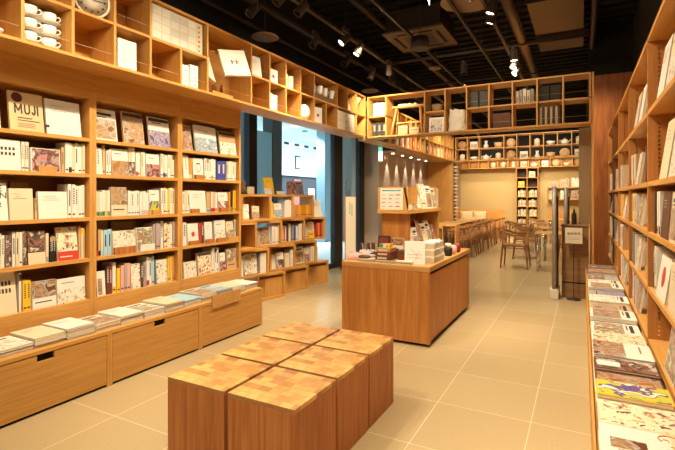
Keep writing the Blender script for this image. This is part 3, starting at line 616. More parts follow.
# trestle in the wide cell
t = thing('trestle', 'oak trestle with splayed legs filling the wide bridge opening', 'trestle', (cxk(2) + .01, YBR + .165, BL))
bx(-.27, .27, -.05, .05, .455, .485, WX).build('top_bar', t)
for sx_ in (-1, 1):
    for sy in (-1, 1): MB().sweep([(sx_ * .20, sy * .03, .455), (sx_ * .26, sy * .12, .0)], .019, WZ, 6).build('leg', t)
bx(-.21, .21, -.012, .012, .2, .225, WX).build('stretcher', t)
for j in range(4):
    onb(2, 1, 'wood_offcut', MB().box(-.05, .05, -.02, .02, 0, .03, CM['cream']), -.12 + j * .085, 'small pale wooden piece on the trestle, %s from left' % ORD[j + 1], 'wood piece', 'wooden pieces on the trestle', dy=.165, rot=R(30 * j), dz=.485 - .331 + .0008)
for j in range(2): onb(1, 0, 'crate', MB().box(0, .16, 0, .1, 0, .16 - .04 * j, CM['tan']).box(.02, .14, -.001, 0, .1 - .03 * j, .115 - .03 * j, INKB), .17 + .19 * j, 'small tan crate between the trestle legs, %s one' % ('left', 'right')[j], 'crate', dy=.115)
onb(3, 1, 'basket', MB().lathe([(.075, 0), (.085, .05), (.085, .12), (.078, .12), (.07, .01), (0, .01)], CM['kraft'], 18), .165, 'round woven basket on the bridge shelf', 'basket', dy=.15)
t = thing('framed_picture', 'white framed ink drawing leaning in a lower bridge cubby', 'picture', (cxk(3) + .04, YBR + .1, BL), (R(-6), 0, 0))
bx(0, .24, 0, .015, 0, .25, WHT).build('frame', t); bx(.03, .21, -.001, 0, .03, .22, PIC['line']).build('print', t)
# crumpled paper bag
m = MB(); n = 18; prof = []
rr = random.Random(3)
for i in range(9):
    z = i * .042; s_ = 1 - .12 * (i / 8)
    for j in range(n):
        a = 2 * PI * j / n; r = .15 * s_ * (1 + rr.uniform(-.12, .12)); m.v.append((r * math.cos(a) * .93, r * math.sin(a) * .7, z + (rr.uniform(-.03, .03) if i == 8 else 0)))
bagm = plain('white crumpled paper', (.80, .76, .66), .8)
for i in range(8):
    for j in range(n): j2 = (j + 1) % n; m.face([i * n + j, i * n + j2, (i + 1) * n + j2, (i + 1) * n + j], bagm)
m.face(list(reversed(range(n))), bagm); m.face([8 * n + j for j in range(n)], bagm)
onb(4, 0, 'paper_bag', m, .163, 'tall crumpled white paper bag on the bridge shelf', 'bag', dy=.13)
for j in range(2): onb(5, 1, 'glass_canister', MB().box(0, .12, 0, .12, 0, .25, DARKG), .03 + .14 * j, 'dark square canister in an upper bridge cubby, %s one' % ('left', 'right')[j], 'canister')
m = MB().box(0, .25, 0, .18, 0, .23, CM['brown'])
for a in range(8):
    for c_ in range(7): m.box(.005 + a * .031, .028 + a * .031, -.006, 0, .006 + c_ * .032, .03 + c_ * .032, plain('woven rattan', (.16, .06, .025), .6))
onb(6, 0, 'woven_box', m, .035, 'brown woven rattan box in a lower bridge cubby', 'box')
for j in range(5): onb(7, 1, 'book', MB().box(0, .042, 0, .16, 0, .2 + .012 * (j % 3), CM[('cream', 'grey', 'white', 'cream', 'grey')[j]]).box(.012, .03, -.001, 0, .04, .12, INKB), .03 + .05 * j, '%s book in the upper bridge cubby, %s from left' % (('cream', 'grey', 'white', 'cream', 'grey')[j], ORD[j + 1]), 'book', 'books on the bridge shelf')
for j in range(8): onb(8, 0, 'file_box', MB().box(0, .0295, 0, .2, 0, .265, CM[('tan', 'black')[j % 2]]), .025 + .0335 * j, '%s upright file in the lower bridge cubby, %s from left' % (('tan', 'black')[j % 2], ORD[j + 1]), 'file', 'upright files on the bridge shelf')
for j in range(2): onb(8, 1, 'storage_box', MB().box(0, .13, 0, .2, 0, .23, plain('dark taupe board', (.035, .026, .018), .7)), .02 + .14 * j, 'dark taupe box in an upper bridge cubby near the right end, %s one' % ('left', 'right')[j], 'box')

# ------------------------------------------------------------------ rear cubbies
cubbies('cubby_shelf', 'rear oak cubby run high on the left beyond the bridge shelf', 'y', YBR + .36, 17, -3.19, .31, Z0, 2, wires=False, pitch=.3265)
cols = ['orange', 'white', 'tan', 'cream', 'red', 'brown', 'white', 'orange']
for k in range(17):
    for row in (0, 1):
        if row == 1 and k % 3: continue
        for j in range(2):
            c_ = cols[(k * 3 + j * 2 + row) % 8]; h = .2 + .02 * ((k + j) % 4); w = (.07, .11, .09)[(k + j) % 3]
            tag(MB().box(-.2, 0, 0, w, 0, h, CM[c_]).box(0, .001, w * .3, w * .7, h * .3, h * .7, CM['white' if c_ != 'white' else 'orange']).build('file_box', loc=(-3.19 - .03, YBR + .36 + .3265 * k + .03 + j * .14, (ZL, ZU)[row])), '%s file box, %s of the %s cell, %s row of the rear left run' % (c_, ('first', 'second')[j], ORD[k + 1], ('lower', 'upper')[row]), 'file box', 'file boxes on the rear left run')
Y2 = 12.94
cubbies('bridge_shelf', 'second oak cubby shelf spanning the cafe, behind the first bridge', 'x', XB0, 10, Y2, .33, Z0, 2, skipv={(3, 0), (3, 1), (8, 0)}, back=False, M=(WZ, WX), wires=False, pitch=PX)
Y3 = 16.6
cubbies('cubby_shelf', 'oak cubby row high on the back wall of the cafe', 'x', -3.9, 14, Y3, .33, Z0, 1, back=True, M=(WZ, WX), wires=False, pitch=.33)
kinds = [('bowl', 'bowl'), ('plate', 'plate'), ('teapot', 'teapot'), ('canister', 'canister'), ('book', 'books'), ('basket', 'basket')]
def decor(kind, col):
    m = MB(); c_ = CM.get(col, CER)
    if kind == 'bowl': m.lathe([(.04, 0), (.09, .05), (.11, .1), (.105, .1), (.05, .02), (0, .015)], c_, 16)
    elif kind == 'plate': m.lathe([(.05, 0), (.12, .012), (.12, .018), (0, .01)], c_, 22, Matrix.Translation((0, 0, .121)) @ Matrix.Rotation(R(80), 4, 'X'))
    elif kind == 'teapot':
        m.lathe([(.05, 0), (.09, .04), (.09, .09), (.05, .13), (.015, .135), (.018, .155), (0, .16)], c_, 16); m.sweep([(.08, 0, .06), (.12, 0, .09), (.14, 0, .13)], [.018, .012, .009], c_, 6); m.sweep([(-.07, 0, .11), (-.13, 0, .11), (-.13, 0, .05), (-.08, 0, .04)], .008, c_, 6)
    elif kind == 'canister': m.lathe([(.07, 0), (.07, .15), (.065, .155), (.065, .18), (.02, .185), (.02, .2), (0, .2)], c_, 16)
    elif kind == 'basket': m.lathe([(.09, 0), (.11, .14), (.1, .14), (.085, .01), (0, .01)], c_, 16)
    elif kind == 'book': m.box(-.1, .1, -.015, .015, 0, .2, c_); m.box(-.08, .08, -.016, -.015, .03, .13, PIC['green'])
    elif kind == 'vase': m.lathe([(.04, 0), (.07, .06), (.03, .14), (.045, .2), (.035, .2), (0, .02)], c_, 14)
    return m
plan = [('canister', 'cream'), ('bowl', 'white'), ('teapot', 'white'), ('canister', 'cream'), ('plate', 'kraft'), ('book', 'white'), ('vase', 'white'), ('basket', 'tan'), ('plate', 'tan'), ('book', 'cream')]
for row in (0, 1):
    for k in range(10):
        kd, c_ = plan[(k + 4 * row) % 10]
        if row == 1 and k in (5,): continue
        o = decor(kd, c_).build(kd, loc=(cxk(k) + .163, Y2 + .14, (ZL, ZU)[row]))
        tag(o, '%s %s in the %s cell of the %s row, second bridge' % (c_, kd, ORD[k + 1], ('lower', 'upper')[row]), kd)
for k in range(3, 13):
    kd, c_ = plan[(k * 3 + 1) % 10]
    tag(decor(kd, c_).build(kd, loc=(-3.9 + .33 * k + .165, Y3 + .14, ZL)), '%s %s in the %s cell of the back wall row' % (c_, kd, ORD[k + 1]), kd)
# tower on the back wall
cubbies('shelf_tower', 'narrow dark-backed shelf tower of books against the cafe back wall', 'x', -1.98, 2, Y3, .33, .42, 6, M=(WZ, WX), wires=False, pitch=.34, zp=.3275, back=False)
struct('trim_1', bx(-1.97, -1.31, Y3 + .331, Y3 + .34, .42, 2.38, DARKP))
for r in range(6):
    for k in range(2):
        if (r, k) in ((5, 0), (4, 1)): continue
        for j in range(5 if r < 4 else 1):
            c_ = ('white', 'cream', 'grey', 'white', 'yellow')[(j + r + k) % 5]; w = .042 if r < 4 else .2
            FAR.append(MB().box(0, w, 0, .15, 0, .2 + .02 * (j % 3), CM[c_]).box(w * .2, w * .8, -.001, 0, .04, .12, PIC['green']).build('book', loc=(-1.98 + .34 * k + .05 + j * .05, Y3 + .06, .42 + .3275 * r + .0108)))
# wall shelves to the right of it
for i, z in enumerate((1.71, 1.32)):
    tag(bx(-1.02, .05, 16.7, 16.95, z - .02, z + .02, WX).build('wall_shelf'), '%s wooden shelf with face-out books on the cafe back wall' % ('upper', 'lower')[i], 'shelf')
    for j in range(3):
        o = book_mb(.25, (.2, .27, .3)[j] if i == 0 else .28, .02, 'f', 'cream', 'q', ('food', 'green', 'line')[(j + i) % 3]).build('book', loc=(-.96 + .33 * j, 16.72, z + .021), rot=(0, R(-6), R(-90)))
        tag(o, 'face-out book on the %s cafe wall shelf, %s from left' % (('upper', 'lower')[i], ORD[j + 1]), 'book', 'books on the cafe wall shelves')
tag(MB().box(-1.0, -.2, 16.6, 16.948, 0, .95, WX).box(-.95, -.6, 16.59, 16.6, .05, .9, WZ).box(-.58, -.25, 16.59, 16.6, .05, .9, WZ).build('sideboard'), 'low wooden sideboard under the cafe wall shelves', 'sideboard')
# slim shelf at the end of the partition
t = thing('shelf_column', 'slim upright shelf of dark and white books at the partition end', 'shelf', (-3.24, 13.05, 0))
bx(0, .012, 0, .2, .4, 2.39, BLKM).build('back_panel', t)
m = MB()
for j in range(18): m.box(.013, .10, .02, .18, .45 + j * .105, .45 + j * .105 + (.03, .06, .045)[j % 3], CM[('white', 'tan', 'cream')[j % 3]])
m.build('books', t)['kind'] = 'stuff'

# ------------------------------------------------------------------ timber blocks
for r in range(3):
    for c in range(2):
        x0, y0 = -1.936 + .414 * c, 1.700 + .411 * r
        t = thing('block_stool', '%s block of the %s column of six square timber block stools' % (('front', 'middle', 'rear')[r], ('left', 'right')[c]), 'stool', (x0, y0, 0))
        bx(0, .391, 0, .388, .0, .425, BLK).build('body', t, bevel=.002)
        bx(0, .391, 0, .388, .4252, .447, PARQ).build('top', t, bevel=.0015)

# ------------------------------------------------------------------ stepped crates by the window
AN = R(-13)
CR = []
def crate(y, lv, closed, n):
    z = lv * .36
    t = thing('display_crate', '%s oak crate of the %s tier by the window, counted from the bookcase' % (ORD[n], ('bottom', 'second', 'third', 'top')[lv]), 'crate', (-3.80, y, z), (0, 0, AN), 'oak crates stepped along the window')
    w, hh, d, T = .49, .357, .30, .030
    bx(-d, 0, 0, w, 0, T, WY).build('bottom_board', t); bx(-d, 0, 0, w, hh - T, hh, WY).build('top_board', t)
    bx(-d, 0, 0, T, T + .0003, hh - T - .0003, WZ).build('side_board', t); bx(-d, 0, w - T, w, T + .0003, hh - T - .0003, WZ).build('side_board', t)
    if closed:
        m = MB()
        for k in range(4): m.box(-.045, -.03, T + .0005 + k * .1115, T + .1105 + k * .1115, T + .0005, hh - T - .045, WZ)
        m.build('front_panel', t)
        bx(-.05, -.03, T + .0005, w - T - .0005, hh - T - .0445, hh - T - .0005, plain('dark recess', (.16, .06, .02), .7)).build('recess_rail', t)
    elif (lv, n) not in ((3, 2), (3, 3), (2, 2)): bx(-d + .001, -d + .008, T, w - T, T, hh - T, WX).build('back_panel', t)
    CR.append((t, lv, n)); return t
cfill = {
 (2, 1): [('f', .06, .2, .23, 'white', 't', None)], (2, 2): [('s', .03, .1, 2, .2, 'white grey', '', None), ('f', .11, .3, .24, 'cream', 'q', 'food'), ('s', .33, .45, 4, .25, 'white cream', 'k', None)],
 (2, 3): [('s', .05, .13, 3, .24, 'white red', 'k', None), ('s', .13, .22, 2, .26, 'brown white', '', None), ('s', .24, .36, 3, .22, 'grey blue white', 'k', None), ('s', .38, .45, 2, .24, 'white', '', None)],
 (2, 4): [('s', .03, .11, 3, .24, 'white', 'k', None), ('f', .13, .27, .26, 'yellow', 'u', 'icons'), ('s', .32, .45, 4, .23, 'red orange brown', 'k', None)],
 (1, 1): [('s', .03, .09, 2, .25, 'white', '', None), ('f', .1, .32, .28, 'brown', 'q', 'line'), ('s', .36, .46, 3, .27, 'white', '', None)],
 (1, 2): [('f', .04, .13, .2, 'white', 't', None), ('f', .15, .29, .22, 'white', 'l', 'dark'), ('f', .31, .40, .2, 'cream', 't', None), ('s', .41, .46, 2, .24, 'white', '', None)],
 (1, 3): [('f', .05, .24, .25, 'white', 'p', 'food'), ('f', .26, .36, .22, 'cream', 'l', 'pink'), ('s', .38, .46, 3, .24, 'white cream', '', None)],
 (3, 1): [('f', .05, .15, .2, 'white', 'l', 'line'), ('f', .2, .32, .17, 'cream', 'l', 'room')], (3, 2): [('f', .04, .13, .22, 'yellow', 't', None), ('f', .14, .28, .2, 'white', 'l', 'blue'), ('s', .33, .46, 4, .25, 'white', '', None)],
 (3, 3): [('s', .03, .12, 3, .17, 'mauve', '', None), ('s', .12, .45, 6, .17, 'orange yellow orange', 'k', None)],
}
for lv, ys in ((0, (4.83, 5.45, 6.08)), (2, (4.20, 4.76, 5.36, 5.97)), (1, (4.46, 5.10, 5.70)), (3, (4.50, 5.06, 5.62))):
    for n, y in enumerate(ys):
        t = crate(y, lv, lv == 0, n + 1); k = 0
        for s in cfill.get((lv, n + 1), []):
            def put(m, yy, look):
                o = m.build('book'); M4 = Matrix.Translation((-3.80, y, lv * .36 + .0305)) @ Matrix.Rotation(AN, 4, 'Z') @ Matrix.Translation((-.03, yy, 0)) @ Matrix.Rotation(R(-6 if 'face-out' in look else 0), 4, 'Y')
                o.matrix_world = M4; return o
            if s[0] == 'f':
                k += 1; look = 'face-out %s book with %s' % (s[4], DESN.get(s[6], 'lettering'))
                o = put(book_mb(s[2] - s[1], s[3], .02, 'f', s[4], s[5], s[6]), s[1], look)
                tag(o, '%s, %s in %s crate of %s tier' % (look, ORD[k], ORD[n + 1], ('bottom', 'second', 'third', 'top')[lv]), 'book', 'books in the window crates')
            else:
                T_ = (s[2] - s[1]) / s[3]
                for i in range(s[3]):
                    k += 1; cov = s[5].split()[i % len(s[5].split())]
                    o = put(book_mb(T_ - .0015, s[4] * random.uniform(.95, 1.03), .14, 's', cov, s[6], None), s[1] + T_ * i, '')
                    tag(o, '%s upright spine, %s in %s crate of %s tier' % (cov, ORD[k], ORD[n + 1], ('bottom', 'second', 'third', 'top')[lv]), 'book', 'books in the window crates')
ZT = 4 * .36 - .002
def ontop(name, m, y, label, cat, x=-3.88, rz=0, ry=0): return tag(m.build(name, loc=(x, y, ZT), rot=(0, ry, rz)), label, cat)
ontop('figurine', MB().lathe([(.045, 0), (.055, .04), (.04, .09), (.03, .1), (.04, .13), (.035, .17), (0, .185)], plain('dark bronze', (.16, .09, .05), .4), 14), 4.62, 'small dark figurine on the first top crate', 'figurine')
ontop('card', bx(-.01, 0, 0, .14, 0, .1, CM['cream']), 4.78, 'small cream card behind the dark figurine', 'card', -3.93)
ontop('card', bx(-.01, 0, 0, .16, 0, .09, CM['white']), 5.10, 'small white card left of the yellow book', 'card', ry=R(-15))
ontop('book', book_mb(.17, .25, .02, 'f', 'yellow', 't', None), 5.18, 'yellow book propped up on top of the crates', 'book', x=-3.94, rz=AN, ry=R(-12))
ontop('price_card', bx(-.01, 0, 0, .2, 0, .05, CM['white']), 5.36, 'low white card below right of the yellow book', 'card', x=-3.86, ry=R(-20))
ontop('picture_book', book_mb(.17, .2, .02, 'f', 'mauve', 'q', 'pink'), 5.66, 'mauve picture book on the third top crate, left one', 'book', rz=AN, ry=R(-10))
ontop('picture_book', book_mb(.17, .21, .02, 'f', 'mauve', 'p', 'purple'), 5.87, 'mauve picture book on the third top crate, right one', 'book', rz=AN, ry=R(-10))
ontop('plush_star', MB().lathe([(.05, 0), (.08, .05), (.04, .11), (.05, .14), (.02, .19), (0, .2)], CM['cream'], 7), 6.04, 'pale star shaped ornament at the right end of the crate tops', 'ornament', x=-3.95)
o = tag(book_mb(.2, .27, .02, 'f', 'white', 't', None).build('book', loc=(-3.78, 6.24, 3 * .36), rot=(0, R(-12), AN)), 'white leaflet book leaning on the third tier beyond the last top crate', 'book')
for n, (y, z, c_, w) in enumerate(((5.02, 1.082, 'white', 'between the first and second top crates'), (5.575, 1.082, 'white', 'between the second and third top crates'), (5.62, .362, 'grey', 'between two crates of the second tier'), (6.25, .362, 'white', 'right of the last second tier crate'))):
    tag(book_mb(.04, .2, .13, 's', c_, 'dk', None).build('book', loc=(-3.80, y, z), rot=(0, 0, AN)), '%s book standing %s' % (c_, w), 'book')
o = tag(book_mb(.06, .23, .14, 's', 'cream', '', None).build('book', loc=(-3.80, 6.31, .362), rot=(0, 0, AN)), 'cream thick book at the open right end of the second tier', 'book')

# ------------------------------------------------------------------ centre display counter
t = thing('display_counter', 'oak display counter covered in goods in the middle of the shop', 'counter', (-1.70, 4.98, 0))
bx(-.46, .46, -.87, .87, .70, .75, TBX).build('countertop', t, bevel=.003)
bx(-.458, .458, -.868, -.84, .03, .699, TB).build('front_panel', t); bx(-.458, -.43, -.84, .868, .03, .699, TB).build('side_panel', t)
bx(-.43, .42, .84, .868, .03, .699, TB).build('rear_panel', t); bx(.40, .425, -.84, .84, .03, .69, SLOT).build('inner_carcass', t)
for k in range(2): bx(.43, .452, -.836 + k * .84, -.004 + k * .84, .05, .672, TB).build('door', t)
bx(-.44, .41, -.82, .82, 0, .03, SLOT).build('kick_plate', t)
# riser with shelf
t = thing('riser', 'tall oak display riser with an overhanging top board standing on the counter', 'display stand', (-1.735, 5.14, .7508))
bx(-.19, .165, -.66, .56, .475, .515, WX).build('top_board', t, bevel=.002)
bx(-.16, .15, -.60, -.578, 0, .4745, TB).build('front_panel', t); bx(-.16, -.138, -.577, .50, 0, .4745, TB).build('side_panel', t)
bx(-.137, .15, .478, .50, 0, .4745, WZ).build('rear_panel', t); bx(-.137, .14, -.577, .477, 0, .02, WY).build('bottom_board', t)
for k in range(6):
    o = book_mb(.155, (.36, .30, .38, .33)[k % 4], .02, 'f', ('cream', 'white', 'maroon', 'cream', 'white', 'cream', 'white')[k], 'p' if k % 3 != 2 else 'u', ('line', 'green', 'food', 'icons', 'green', 'pink', 'line')[k]).build('book', loc=(-1.572, 4.59 + .162 * k, .7725), rot=(0, R(-14), R(0)))
    tag(o, 'picture book leaning inside the riser, %s from the near end' % ORD[k + 1], 'book', 'picture books inside the riser')
RZ = .7508 + .516
# on top
t = thing('poster_box', 'open oak box carrying a white price poster on the riser top', 'box', (-1.925, 4.50, RZ))
MB().box(0, .34, 0, .012, 0, .24, WX).build('front_board', t); MB().box(.328, .34, .0125, .3, 0, .24, WY).build('side_board', t)
t2 = thing('price_poster', 'white poster with red and dark lines on the front of the poster box', 'poster', (-1.895, 4.497, RZ))
bx(0, .255, -.006, 0, 0, .225, CM['white']).build('sheet', t2)
m = MB(); m.box(.02, .23, -.0068, -.0061, .195, .207, CM['teal'])
for k in range(4):
    for j in range(3): m.box(.02 + j * .075, .02 + j * .075 + random.uniform(.03, .065), -.0068, -.0061, .15 - k * .04, .160 - k * .04, (CM['pink'], CM['grey'], CM['red'])[(j + k) % 3])
m.build('printing', t2)
for k, (y, h, w, cov, des, acc, lab) in enumerate(((4.50, .235, .11, 'cream', 'x', None, 'narrow cream book with vertical title'), (4.63, .21, .12, 'tan', 'p', 'food', 'tan food book'), (4.77, .22, .14, 'grey', 'p', 'line', 'grey patterned book'), (4.93, .285, .2, 'cream', 'u', 'line', 'tall line drawing book'),
                                                   (5.15, .27, .2, 'white', 'p', 'food', 'white food photo book'), (5.36, .25, .17, 'cream', 'p', 'green', 'garden picture book'))):
    tag(book_mb(w, h, .02, 'f', cov, des, acc).build('book', loc=(-1.575, y, RZ), rot=(0, R(-10), 0)), lab + ' standing on top of the riser', 'book')
t = thing('pamphlet_frame', 'small oak frame holding a pale card at the far end of the riser top', 'frame', (-1.60, 5.545, RZ))
bx(-.02, 0, 0, .14, 0, .26, WY).build('frame', t); bx(0, .002, .02, .12, .02, .24, CM['cream']).build('card', t)
# goods on the counter, left front
TZ = .7508
for k in range(5):
    x = -2.10 + .2 * (k % 5)
    if k < 3:
        m = bx(0, .17, 0, .2, 0, .03, CM['cream']).box(0, .17, -.001, 0, .008, .022, CM['grey'])
        tag(m.build('boxed_notebook', loc=(-2.0 + k * .2, 4.135, TZ)), 'flat cream boxed notebook on the counter front edge, %s from left' % ORD[k + 1], 'notebook', 'boxed notebooks')
for k, (x, y, rz, mm, lab) in enumerate(((-2.07, 4.25, 20, 'pink', 'pink pouch'), (-1.90, 4.40 - .06 + .03, -30, 'black', 'black pouch'))):
    t = thing('pouch', lab + ' lying at the left front of the counter', 'pouch', (x, y, TZ + (.0 if k == 0 else .0)), (0, 0, R(rz)))
    m = MB(); n = 12; pr = [(1, .0), (1.05, .02), (.9, .05), (.5, .065), (0, .07)]
    for i, (s_, z) in enumerate(pr):
        for j in range(n):
            a = 2 * PI * j / n; q = (abs(math.cos(a)) ** .5 * (1 if math.cos(a) > 0 else -1), abs(math.sin(a)) ** .5 * (1 if math.sin(a) > 0 else -1))
            m.v.append((q[0] * .085 * s_, q[1] * .055 * s_, z + .012 * math.sin(3 * a)*(i>0)))
    for i in range(4):
        for j in range(n): j2 = (j + 1) % n; m.face([i * n + j, i * n + j2, (i + 1) * n + j2, (i + 1) * n + j], CM[mm], True)
    m.build('fabric_body', t); MB().sweep([(-.07, 0, .072), (0, 0, .079), (.07, 0, .072)], .004, STEEL, 6).build('zip', t)
# pen pot with pens, bags, tray
t = thing('pen_basket', 'low white basket of dark slim goods behind the pink pouch', 'basket', (-2.02, 4.47, TZ), (0, 0, R(15)))
MB().box(-.09, .09, -.06, .06, 0, .006, WHT).box(-.09, -.084, -.06, .06, .006, .08, WHT).box(.084, .09, -.06, .06, .006, .08, WHT).box(-.084, .084, -.06, -.054, .006, .08, WHT).box(-.084, .084, .054, .06, .006, .08, WHT).build('basket_body', t)
for k in range(8):
    tag(MB().sweep([(0, 0, 0), (random.uniform(-.02, .02), random.uniform(-.03, .0), .14)], .005, (BLKM, CM['mauve'], CM['brown'], CM['grey'])[k % 4], 6).build('pen', loc=(-2.09 + .02 * k, 4.455 + .006 * k, TZ + .0075)), '%s pen or brush standing in the white basket, %s from left' % (('black', 'mauve', 'brown', 'grey')[k % 4], ORD[k + 1]), 'pen', 'pens in the white basket')
tag(MB().box(0, .22, 0, .18, 0, .006, TBX).box(0, .006, 0, .18, .0062, .07, TBX).box(.214, .22, 0, .18, .0062, .07, TBX).box(.0065, .2135, 0, .006, .0062, .07, TBX).box(.0065, .2135, .174, .18, .0062, .07, TBX).build('wooden_tray', loc=(-1.80, 4.36, TZ)), 'shallow oak tray of cards on the counter below the red frame', 'tray')
for k in range(6):
    tag(book_mb(.03, .1, .12, 's', ('green', 'maroon', 'brown', 'cream', 'yellow', 'maroon')[k], '', None).build('card_pack', loc=(-1.79 + .034 * k, 4.51, TZ + .0072), rot=(0, 0, R(-90))), '%s card pack standing in the oak tray, %s from left' % (('green', 'maroon', 'brown', 'cream', 'yellow', 'maroon')[k], ORD[k + 1]), 'card pack', 'card packs in the oak tray')
t = thing('framed_photo', 'small dark frame with a deep red picture in front of the riser', 'frame', (-1.93, 4.50, TZ + .10), (R(-8), 0, 0))
bx(0, .135, 0, .012, 0, .135, plain('dark green frame', (.02, .03, .025), .4)).build('frame', t); bx(.015, .12, -.001, 0, .02, .12, CM['maroon']).build('picture', t)
tag(bx(0, .15, 0, .04, 0, .098, WHT).build('gift_box', loc=(-1.94, 4.545 - .045, TZ)), 'white box under the dark framed red picture', 'box')
tag(MB().box(0, .14, 0, .018, 0, .22, CM['tan']).box(.0, .14, -.001, 0, .02, .09, PIC['food']).box(.0, .14, -.001, 0, .145, .21, PIC['food']).box(0, .13, -.0012, 0, .095, .14, CM['white']).build('calendar_pack', loc=(-1.775, 4.512, TZ)), 'orange patterned pack with white band against the riser front', 'calendar pack')
for k, (x, y, w, d_, h, c_, lab) in enumerate(((-1.98, 4.60, .13, .2, .14, 'brown', 'brown carton beside the riser on its window side'), (-2.13, 4.75, .12, .25, .09, 'white', 'white flat carton beside the riser'), (-2.12, 5.1, .15, .3, .14, 'grey', 'grey carton on the window side of the counter'),
                                             (-1.93 + .0, 4.62 - .27, .06, .1, .05, 'orange', 'small orange box left of the oak tray'))):
    tag(bx(0, w, 0, d_, 0, h, CM[c_]).build('carton', loc=(x - (.12 if k == 0 else 0), y, TZ)), lab, 'box')
rg = random.Random(11)
for k, (x, y, w_, d_, h_, c_, what) in enumerate(((-1.99, 4.58, .05, .11, .15, 'kraft', 'kraft carton'), (-1.60, 4.375, .05, .12, .055, 'maroon', 'maroon box'), (-2.13, 4.58, .09, .11, .07, 'black', 'black tin'))):
    tag(bx(0, w_, 0, d_, 0, h_, CM[c_]).box(.005, w_ - .005, -.001, 0, h_ * .3, h_ * .6, CM['cream']).build('carton', loc=(x, y, TZ)), 'small %s with a pale label standing among the goods on the counter' % what, 'box')
for k in range(5):
    c_ = ('brown', 'black', 'grey', 'pink', 'mauve', 'brown')[k]
    tag(MB().lathe([(.012, 0), (.016, .01), (.014, .09), (.006, .11), (0, .112)], CM[c_], 8, Matrix.Translation((0, 0, .016)) @ Matrix.Rotation(R(90), 4, 'Y')).build('tassel', loc=(-1.99 + .004 * k, 4.16 + .034 * k, TZ + .031)), '%s rolled accessory on the boxed notebooks, %s from the front' % (c_, ORD[k + 1]), 'accessory')
for k in range(3):
    c_ = ('brown', 'maroon', 'kraft')[k]
    tag(bx(0, .165 - .01 * k, 0, .19 - .012 * k, 0, .038, CM[c_]).box(.02, .12, -.0008, 0, .01, .028, CM['cream']).build('gift_box', loc=(-1.80 + .004 * k, 4.14 + .004 * k, TZ + .0308 + .0385 * k)), '%s flat box in the stack on the middle boxed notebook, %s one' % (c_, ('bottom', 'middle', 'top')[k]), 'box')
for k in range(3):
    c_ = ('green', 'white', 'yellow')[k]
    tag(bx(0, .03, 0, .09, 0, .035, CM[c_]).build('small_packet', loc=(-1.78 + .042 * k, 4.19, TZ + .0308 + .0385 * 3)), '%s small packet on top of the brown box stack' % c_, 'packet')
for k in range(2):
    c_ = ('maroon', 'brown')[k]
    tag(bx(0, .15, 0, .12, 0, .045, CM[c_]).build('gift_box', loc=(-1.60, 4.23, TZ + .0308 + .0455 * k)), '%s flat box half hidden behind the white drawing card, %s one' % (c_, ('lower', 'upper')[k]), 'box')
# right front of the counter
t = thing('sign_card', 'white card with a faint line drawing standing at the counter corner', 'sign', (-1.515, 4.19, TZ), (R(-8), 0, R(12)))
bx(0, .195, 0, .004, 0, .225, WHT).build('card', t)
m = MB(); m.box(.02, .17, -.0008, -.0001, .09, .094, CM['grey']); m.box(.03, .16, -.0008, -.0001, .06, .064, CM['tan'])
m.sweep([(.1, -.001, .03), (.12, -.001, .08), (.09, -.001, .12), (.06, -.001, .15)], .0018, CM['grey'], 4); m.sweep([(.11, -.001, .09), (.15, -.001, .13)], .0018, CM['tan'], 4); m.build('drawing', t)
for i in range(2):
    for k in range(3):
        t = thing('card_box', 'white gift box at the counter corner, %s of the %s stack' % (('bottom', 'middle', 'top')[k], ('near', 'far')[i]), 'box', (-1.41, 4.36 + i * .18, TZ + k * .0665), (0, 0, R(3 * k - 3)), 'white gift boxes at the counter corner')
        bx(0, .14, 0, .165, 0, .05, CM['cream']).build('box_body', t); bx(-.002, .142, -.002, .167, .0502, .066, WHT).build('lid', t)
tag(book_mb(.13, .21, .02, 'f', 'white', 't', None).build('card_folder', loc=(-1.30, 4.76, TZ), rot=(0, R(-18), 0)), 'white leaning folder beyond the gift boxes', 'folder')
for k in range(9):
    x, y = -1.50 + .10 * (k % 3), 5.0 + .19 * (k // 3)
    mm = ('brown', 'maroon', 'black', 'tan', 'brown', 'pink', 'brown', 'cream', 'maroon')[k]
    tag(MB().lathe([(.034, 0), (.047, .02), (.047, .06 + .012 * (k % 3)), (.032, .1), (0, .105)], CM[mm], 12).build('candle_jar', loc=(x, y, TZ)), '%s round jar at the rear right of the counter, %s row, %s in it' % (mm, ('front', 'middle', 'back')[k // 3], ORD[k % 3 + 1]), 'jar', 'round jars on the counter')
t = thing('bottle_rack', 'small oak rack with dark bottles at the far end of the counter', 'rack', (-1.53, 5.66, TZ))
bx(0, .012, -.08, .1, 0, .3, WZ).box(.16, .172, -.08, .1, 0, .3, WZ).box(0.0122, .1598, -.08, .1, .288, .3, WX).box(0.0122, .1598, -.08, .1, .0, .012, WX).build('rack_body', t)
for k in range(3): tag(MB().lathe([(.02, 0), (.022, .01), (.022, .12), (.008, .15), (.008, .18), (0, .181)], CM[('black', 'brown', 'black')[k]], 10).build('bottle', loc=(-1.493 + .045 * k, 5.64, TZ + .0125)), 'dark slim bottle in the small rack, %s from left' % ORD[k + 1], 'bottle', 'bottles in the small rack')

